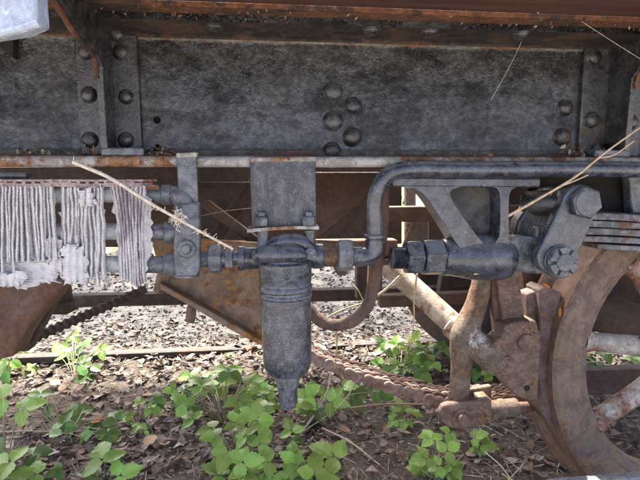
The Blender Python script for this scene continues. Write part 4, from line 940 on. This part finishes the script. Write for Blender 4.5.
bramble('dense bramble thicket left of the filter drain', (225, 425), rl((164, 368, 274, 420), 24, (.03, .10), (9, 18), 'aaaabc')+[(186, 406, .08, 15, 'a', None), (202, 386, .12, 16, 'a', None), (228, 372, .2, 14, 'b', None), (238, 398, .12, 18, 'a', None), (250, 384, .15, 16, 'a', None)])
bramble('tall bramble in front with big leaves, bottom centre left', (240, 478), [(228, 452, .12, 20, 'a', 160), (247, 436, .15, 19, 'a', 40), (258, 420, .17, 20, 'a', 0), (218, 436, .1, 16, 'c', 90), (240, 462, .10, 21, 'a', -90), (258, 446, .12, 19, 'a', -40), (214, 428, .1, 16, 'a', 100), (222, 476, .05, 20, 'a', None), (270, 462, .09, 18, 'a', None), (246, 470, .07, 22, 'c', 190), (236, 424, .15, 15, 'a', 20)])
bramble('bramble right of the filter drain under the chain', (310, 428), [(300, 408, .12, 18, 'a', 0), (304, 398, .14, 18, 'a', -50), (292, 432, .08, 16, 'a', None), (316, 388, .12, 15, 'a', None), (330, 402, .1, 17, 'a', None), (342, 386, .12, 16, 'a', None), (352, 398, .1, 17, 'b', None), (318, 410, .08, 15, 'b', None), (362, 370, .14, 14, 'b', None), (376, 392, .12, 15, 'b', None), (384, 382, .12, 13, 'a', None)])
bramble('pale edged bramble cut off by the bottom edge at centre', (312, 490), [(298, 466, .10, 20, 'a', 50), (314, 474, .10, 20, 'c', -10), (288, 478, .06, 18, 'a', None), (276, 472, .06, 17, 'a', None), (326, 482, .06, 18, 'c', None)])
bramble('single broad bramble leaf right of the bottom centre', (338, 478), [(336, 458, .07, 25, 'a', 60), (324, 470, .04, 16, 'a', None)])
bramble('bramble behind the diagonal tube beyond the chain', (400, 378), [(384, 352, .12, 12, 'b', None), (396, 346, .14, 12, 'a', None), (410, 356, .12, 13, 'a', None), (424, 350, .14, 13, 'b', None), (434, 362, .1, 13, 'a', None), (404, 368, .08, 13, 'b', None), (420, 372, .07, 13, 'a', None), (390, 366, .08, 12, 'b', None), (440, 348, .12, 12, 'b', None), (414, 342, .12, 11, 'c', None)]+rl((376, 338, 446, 372), 12, (.04, .14), (9, 14), 'aab'))
bramble('light green seedling below the middle of the chain', (408, 430), [(402, 408, .09, 12, 'a', 20), (413, 414, .08, 12, 'a', -30), (406, 420, .05, 11, 'a', None)])
bramble('light green bramble left of the clevis foot', (438, 470), [(433, 440, .10, 15, 'a', 20), (446, 452, .09, 16, 'a', -60), (428, 458, .07, 17, 'a', 100), (440, 466, .05, 16, 'a', None), (452, 466, .04, 13, 'c', None), (420, 470, .04, 15, 'c', None)])
bramble('small bramble below the clevis pin', (475, 455), [(474, 438, .06, 13, 'a', None), (484, 444, .05, 12, 'a', None), (450, 432, .08, 12, 'a', None)])
bramble('bramble seen between the spokes of the wheel', (600, 395), [(596, 362, .1, 12, 'b', None), (604, 352, .12, 12, 'a', None), (612, 372, .08, 12, 'b', None), (598, 380, .06, 12, 'a', None), (632, 360, .1, 11, 'a', None)])
bramble('bramble peeping out between strut and brake shoe', (490, 385), [(484, 362, .10, 12, 'b', None), (492, 376, .08, 12, 'a', None), (478, 372, .08, 11, 'b', None)])
bramble('weed sprig on the sunlit gravel left of centre', (137, 336), [(137, 330, .05, 7, 'c', None), (142, 333, .04, 6, 'a', None)])

# a few single fallen leaves that stand out
for lab, px, py, s_, tn in (('curled orange brown fallen leaf right of the dim bramble', 97, 420, .06, (.30, .13, .05)), ('broad tan fallen leaf at the left of centre', 150, 440, .085, (.30, .19, .11)), ('tan curled fallen leaf beneath the thicket', 208, 412, .07, (.30, .18, .10)),
                            ('grey dead leaf lying left of the bright bramble leaf', 52, 452, .07, (.28, .26, .24)), ('brown fallen leaf left of the clevis foot', 345, 430, .06, (.22, .13, .08)), ('small pinkish red fallen leaf near the wheel', 546, 462, .030, (.42, .16, .10)), ('small yellow fallen leaf beside the bent straw', 510, 478, .035, (.45, .38, .12)), ('pink fallen leaf fragment left of the wheel', 505, 461, .025, (.45, .22, .18))):
    mb = MB(); p = G(px, py, .03); litter_leaf(mb, p, s_, tn, .25); tag(emit('fallen_leaf', mb, 'litter', ang=70), lab, 'leaf')
mb = MB(); litter_leaf(mb, P(548, 285, 1.225), .022, (.50, .17, .04), 1.0); tag(emit('fallen_leaf', mb, 'litter', ang=70), 'crumpled orange leaf wedged above the brake block', 'leaf')
mb = MB(); litter_leaf(mb, P(561, 312, 1.21), .026, (.55, .26, .05), 1.0); tag(emit('fallen_leaf', mb, 'litter', ang=70), 'crumpled orange leaf wedged between brake block and tyre', 'leaf')

# ================================================================== FAR GREENERY
def shrub(label, x, y, h, wd, n, ls_=.1):
    t = thing('far_shrub', label, 'shrub', (x, y, 0), 'shrubs beyond the track' if y > 0 else 'hedge bushes behind the camera'); mb = MB()
    for i in range(5):
        a = random.random()*6.28; mb.tube(cr([(x, y, 0), (x+math.cos(a)*wd*.2, y+math.sin(a)*wd*.2, h*.45), (x+math.cos(a)*wd*.4, y+math.sin(a)*wd*.4, h*.85)], 4), [.03-.0028*k for k in range(9)], 6, True, (.1, .07, .05))
    emit('trunk', mb, 'stem', t)
    mb = MB()
    for i in range(n):
        d = Vector((random.gauss(0, 1), random.gauss(0, 1), random.gauss(0, 1))).normalized()*random.random()**.4
        lump = 1+.35*noise.noise(d*2.3+Vector((x, 0, 0)))
        p = Vector((x+d.x*wd*lump*.6, y+d.y*wd*lump*.5, h*.52+d.z*h*.5*lump))
        if p.z < .03: continue
        litter_leaf(mb, p, random.uniform(.7, 1.3)*ls_, random.choice(((.07, .13, .03), (.11, .19, .05), (.05, .09, .025), (.16, .22, .07))), .9)
    emit('crown', mb, 'far', t, kind='stuff', ang=70)
for i, (x, y, h, wd) in enumerate(((-6.5, 10.5, 2.6, 2.4), (-3.4, 11.5, 3.2, 2.6), (-.4, 10.8, 2.4, 2.2), (2.4, 11.2, 3.0, 2.6), (5.4, 10.6, 2.7, 2.4), (8.4, 11.4, 3.2, 2.6))):
    shrub(('leftmost far shrub beyond the gravel', 'second far shrub from the left beyond the gravel', 'low far shrub straight behind the filter', 'tall far shrub behind the hex nuts', 'second far shrub from the right', 'rightmost far shrub beyond the gravel')[i], x, y, h, wd, 900)


def tree(label, tx, ty, cx, cy, cz, rx, ry, rz, n):
    """a tree added beyond the track so its unseen crown breaks up the sun on the gravel"""
    t = thing('shade_tree', label, 'tree', (tx, ty, 0), 'added trees shading the gravel'); mb = MB()
    top = Vector((cx, cy, cz)); b0 = Vector((tx, ty, -.05)); tn = (.10, .075, .055)
    mb.tube(cr([b0, b0.lerp(top, .4)+Vector((.1, .25, .2)), top], 6), [.14-.009*k for k in range(13)], 10, True, tn)
    for i in range(9):
        d = Vector((random.gauss(0, 1), random.gauss(0, 1), random.gauss(.2, .5))).normalized(); st0 = b0.lerp(top, random.uniform(.6, .95))
        mb.tube(cr([st0, st0+Vector((d.x*rx, d.y*ry, d.z*rz))*.45+Vector((0, 0, .15)), st0+Vector((d.x*rx, d.y*ry, d.z*rz))*.9], 4), [.045-.0045*k for k in range(9)], 6, True, tn)
    emit('trunk', mb, 'stem', t)
    mb = MB()
    for i in range(n):
        d = Vector((random.gauss(0, 1), random.gauss(0, 1), random.gauss(0, 1))).normalized()*random.random()**.45
        lump = 1+.4*noise.noise(d*2.6+Vector((cx*3, 0, 0)))
        if noise.noise(Vector((d.x*rx, d.y*ry, d.z*rz))*1.5+Vector((cx, 7, 0))) < -.22: continue
        litter_leaf(mb, Vector((cx+d.x*rx*lump, cy+d.y*ry*lump, cz+d.z*rz*lump)), random.uniform(.09, .17), random.choice(((.07, .13, .03), (.11, .19, .05), (.05, .09, .025), (.16, .22, .07))), .9)
    emit('crown', mb, 'far', t, kind='stuff', ang=70)
tree('added leafy tree behind the filter to shade the gravel', .9, 8.6, .5, 6.3, 4.4, 1.5, 1.5, 1.2, 1700)
tree('added leafy tree behind the wheel to shade the gravel', 3.4, 8.8, 2.9, 6.5, 4.5, 1.5, 1.5, 1.2, 1700)
tree('added leafy tree behind the left casting to shade the gravel', -2.6, 9.0, -1.9, 6.9, 4.6, 1.2, 1.3, 1.1, 1000)
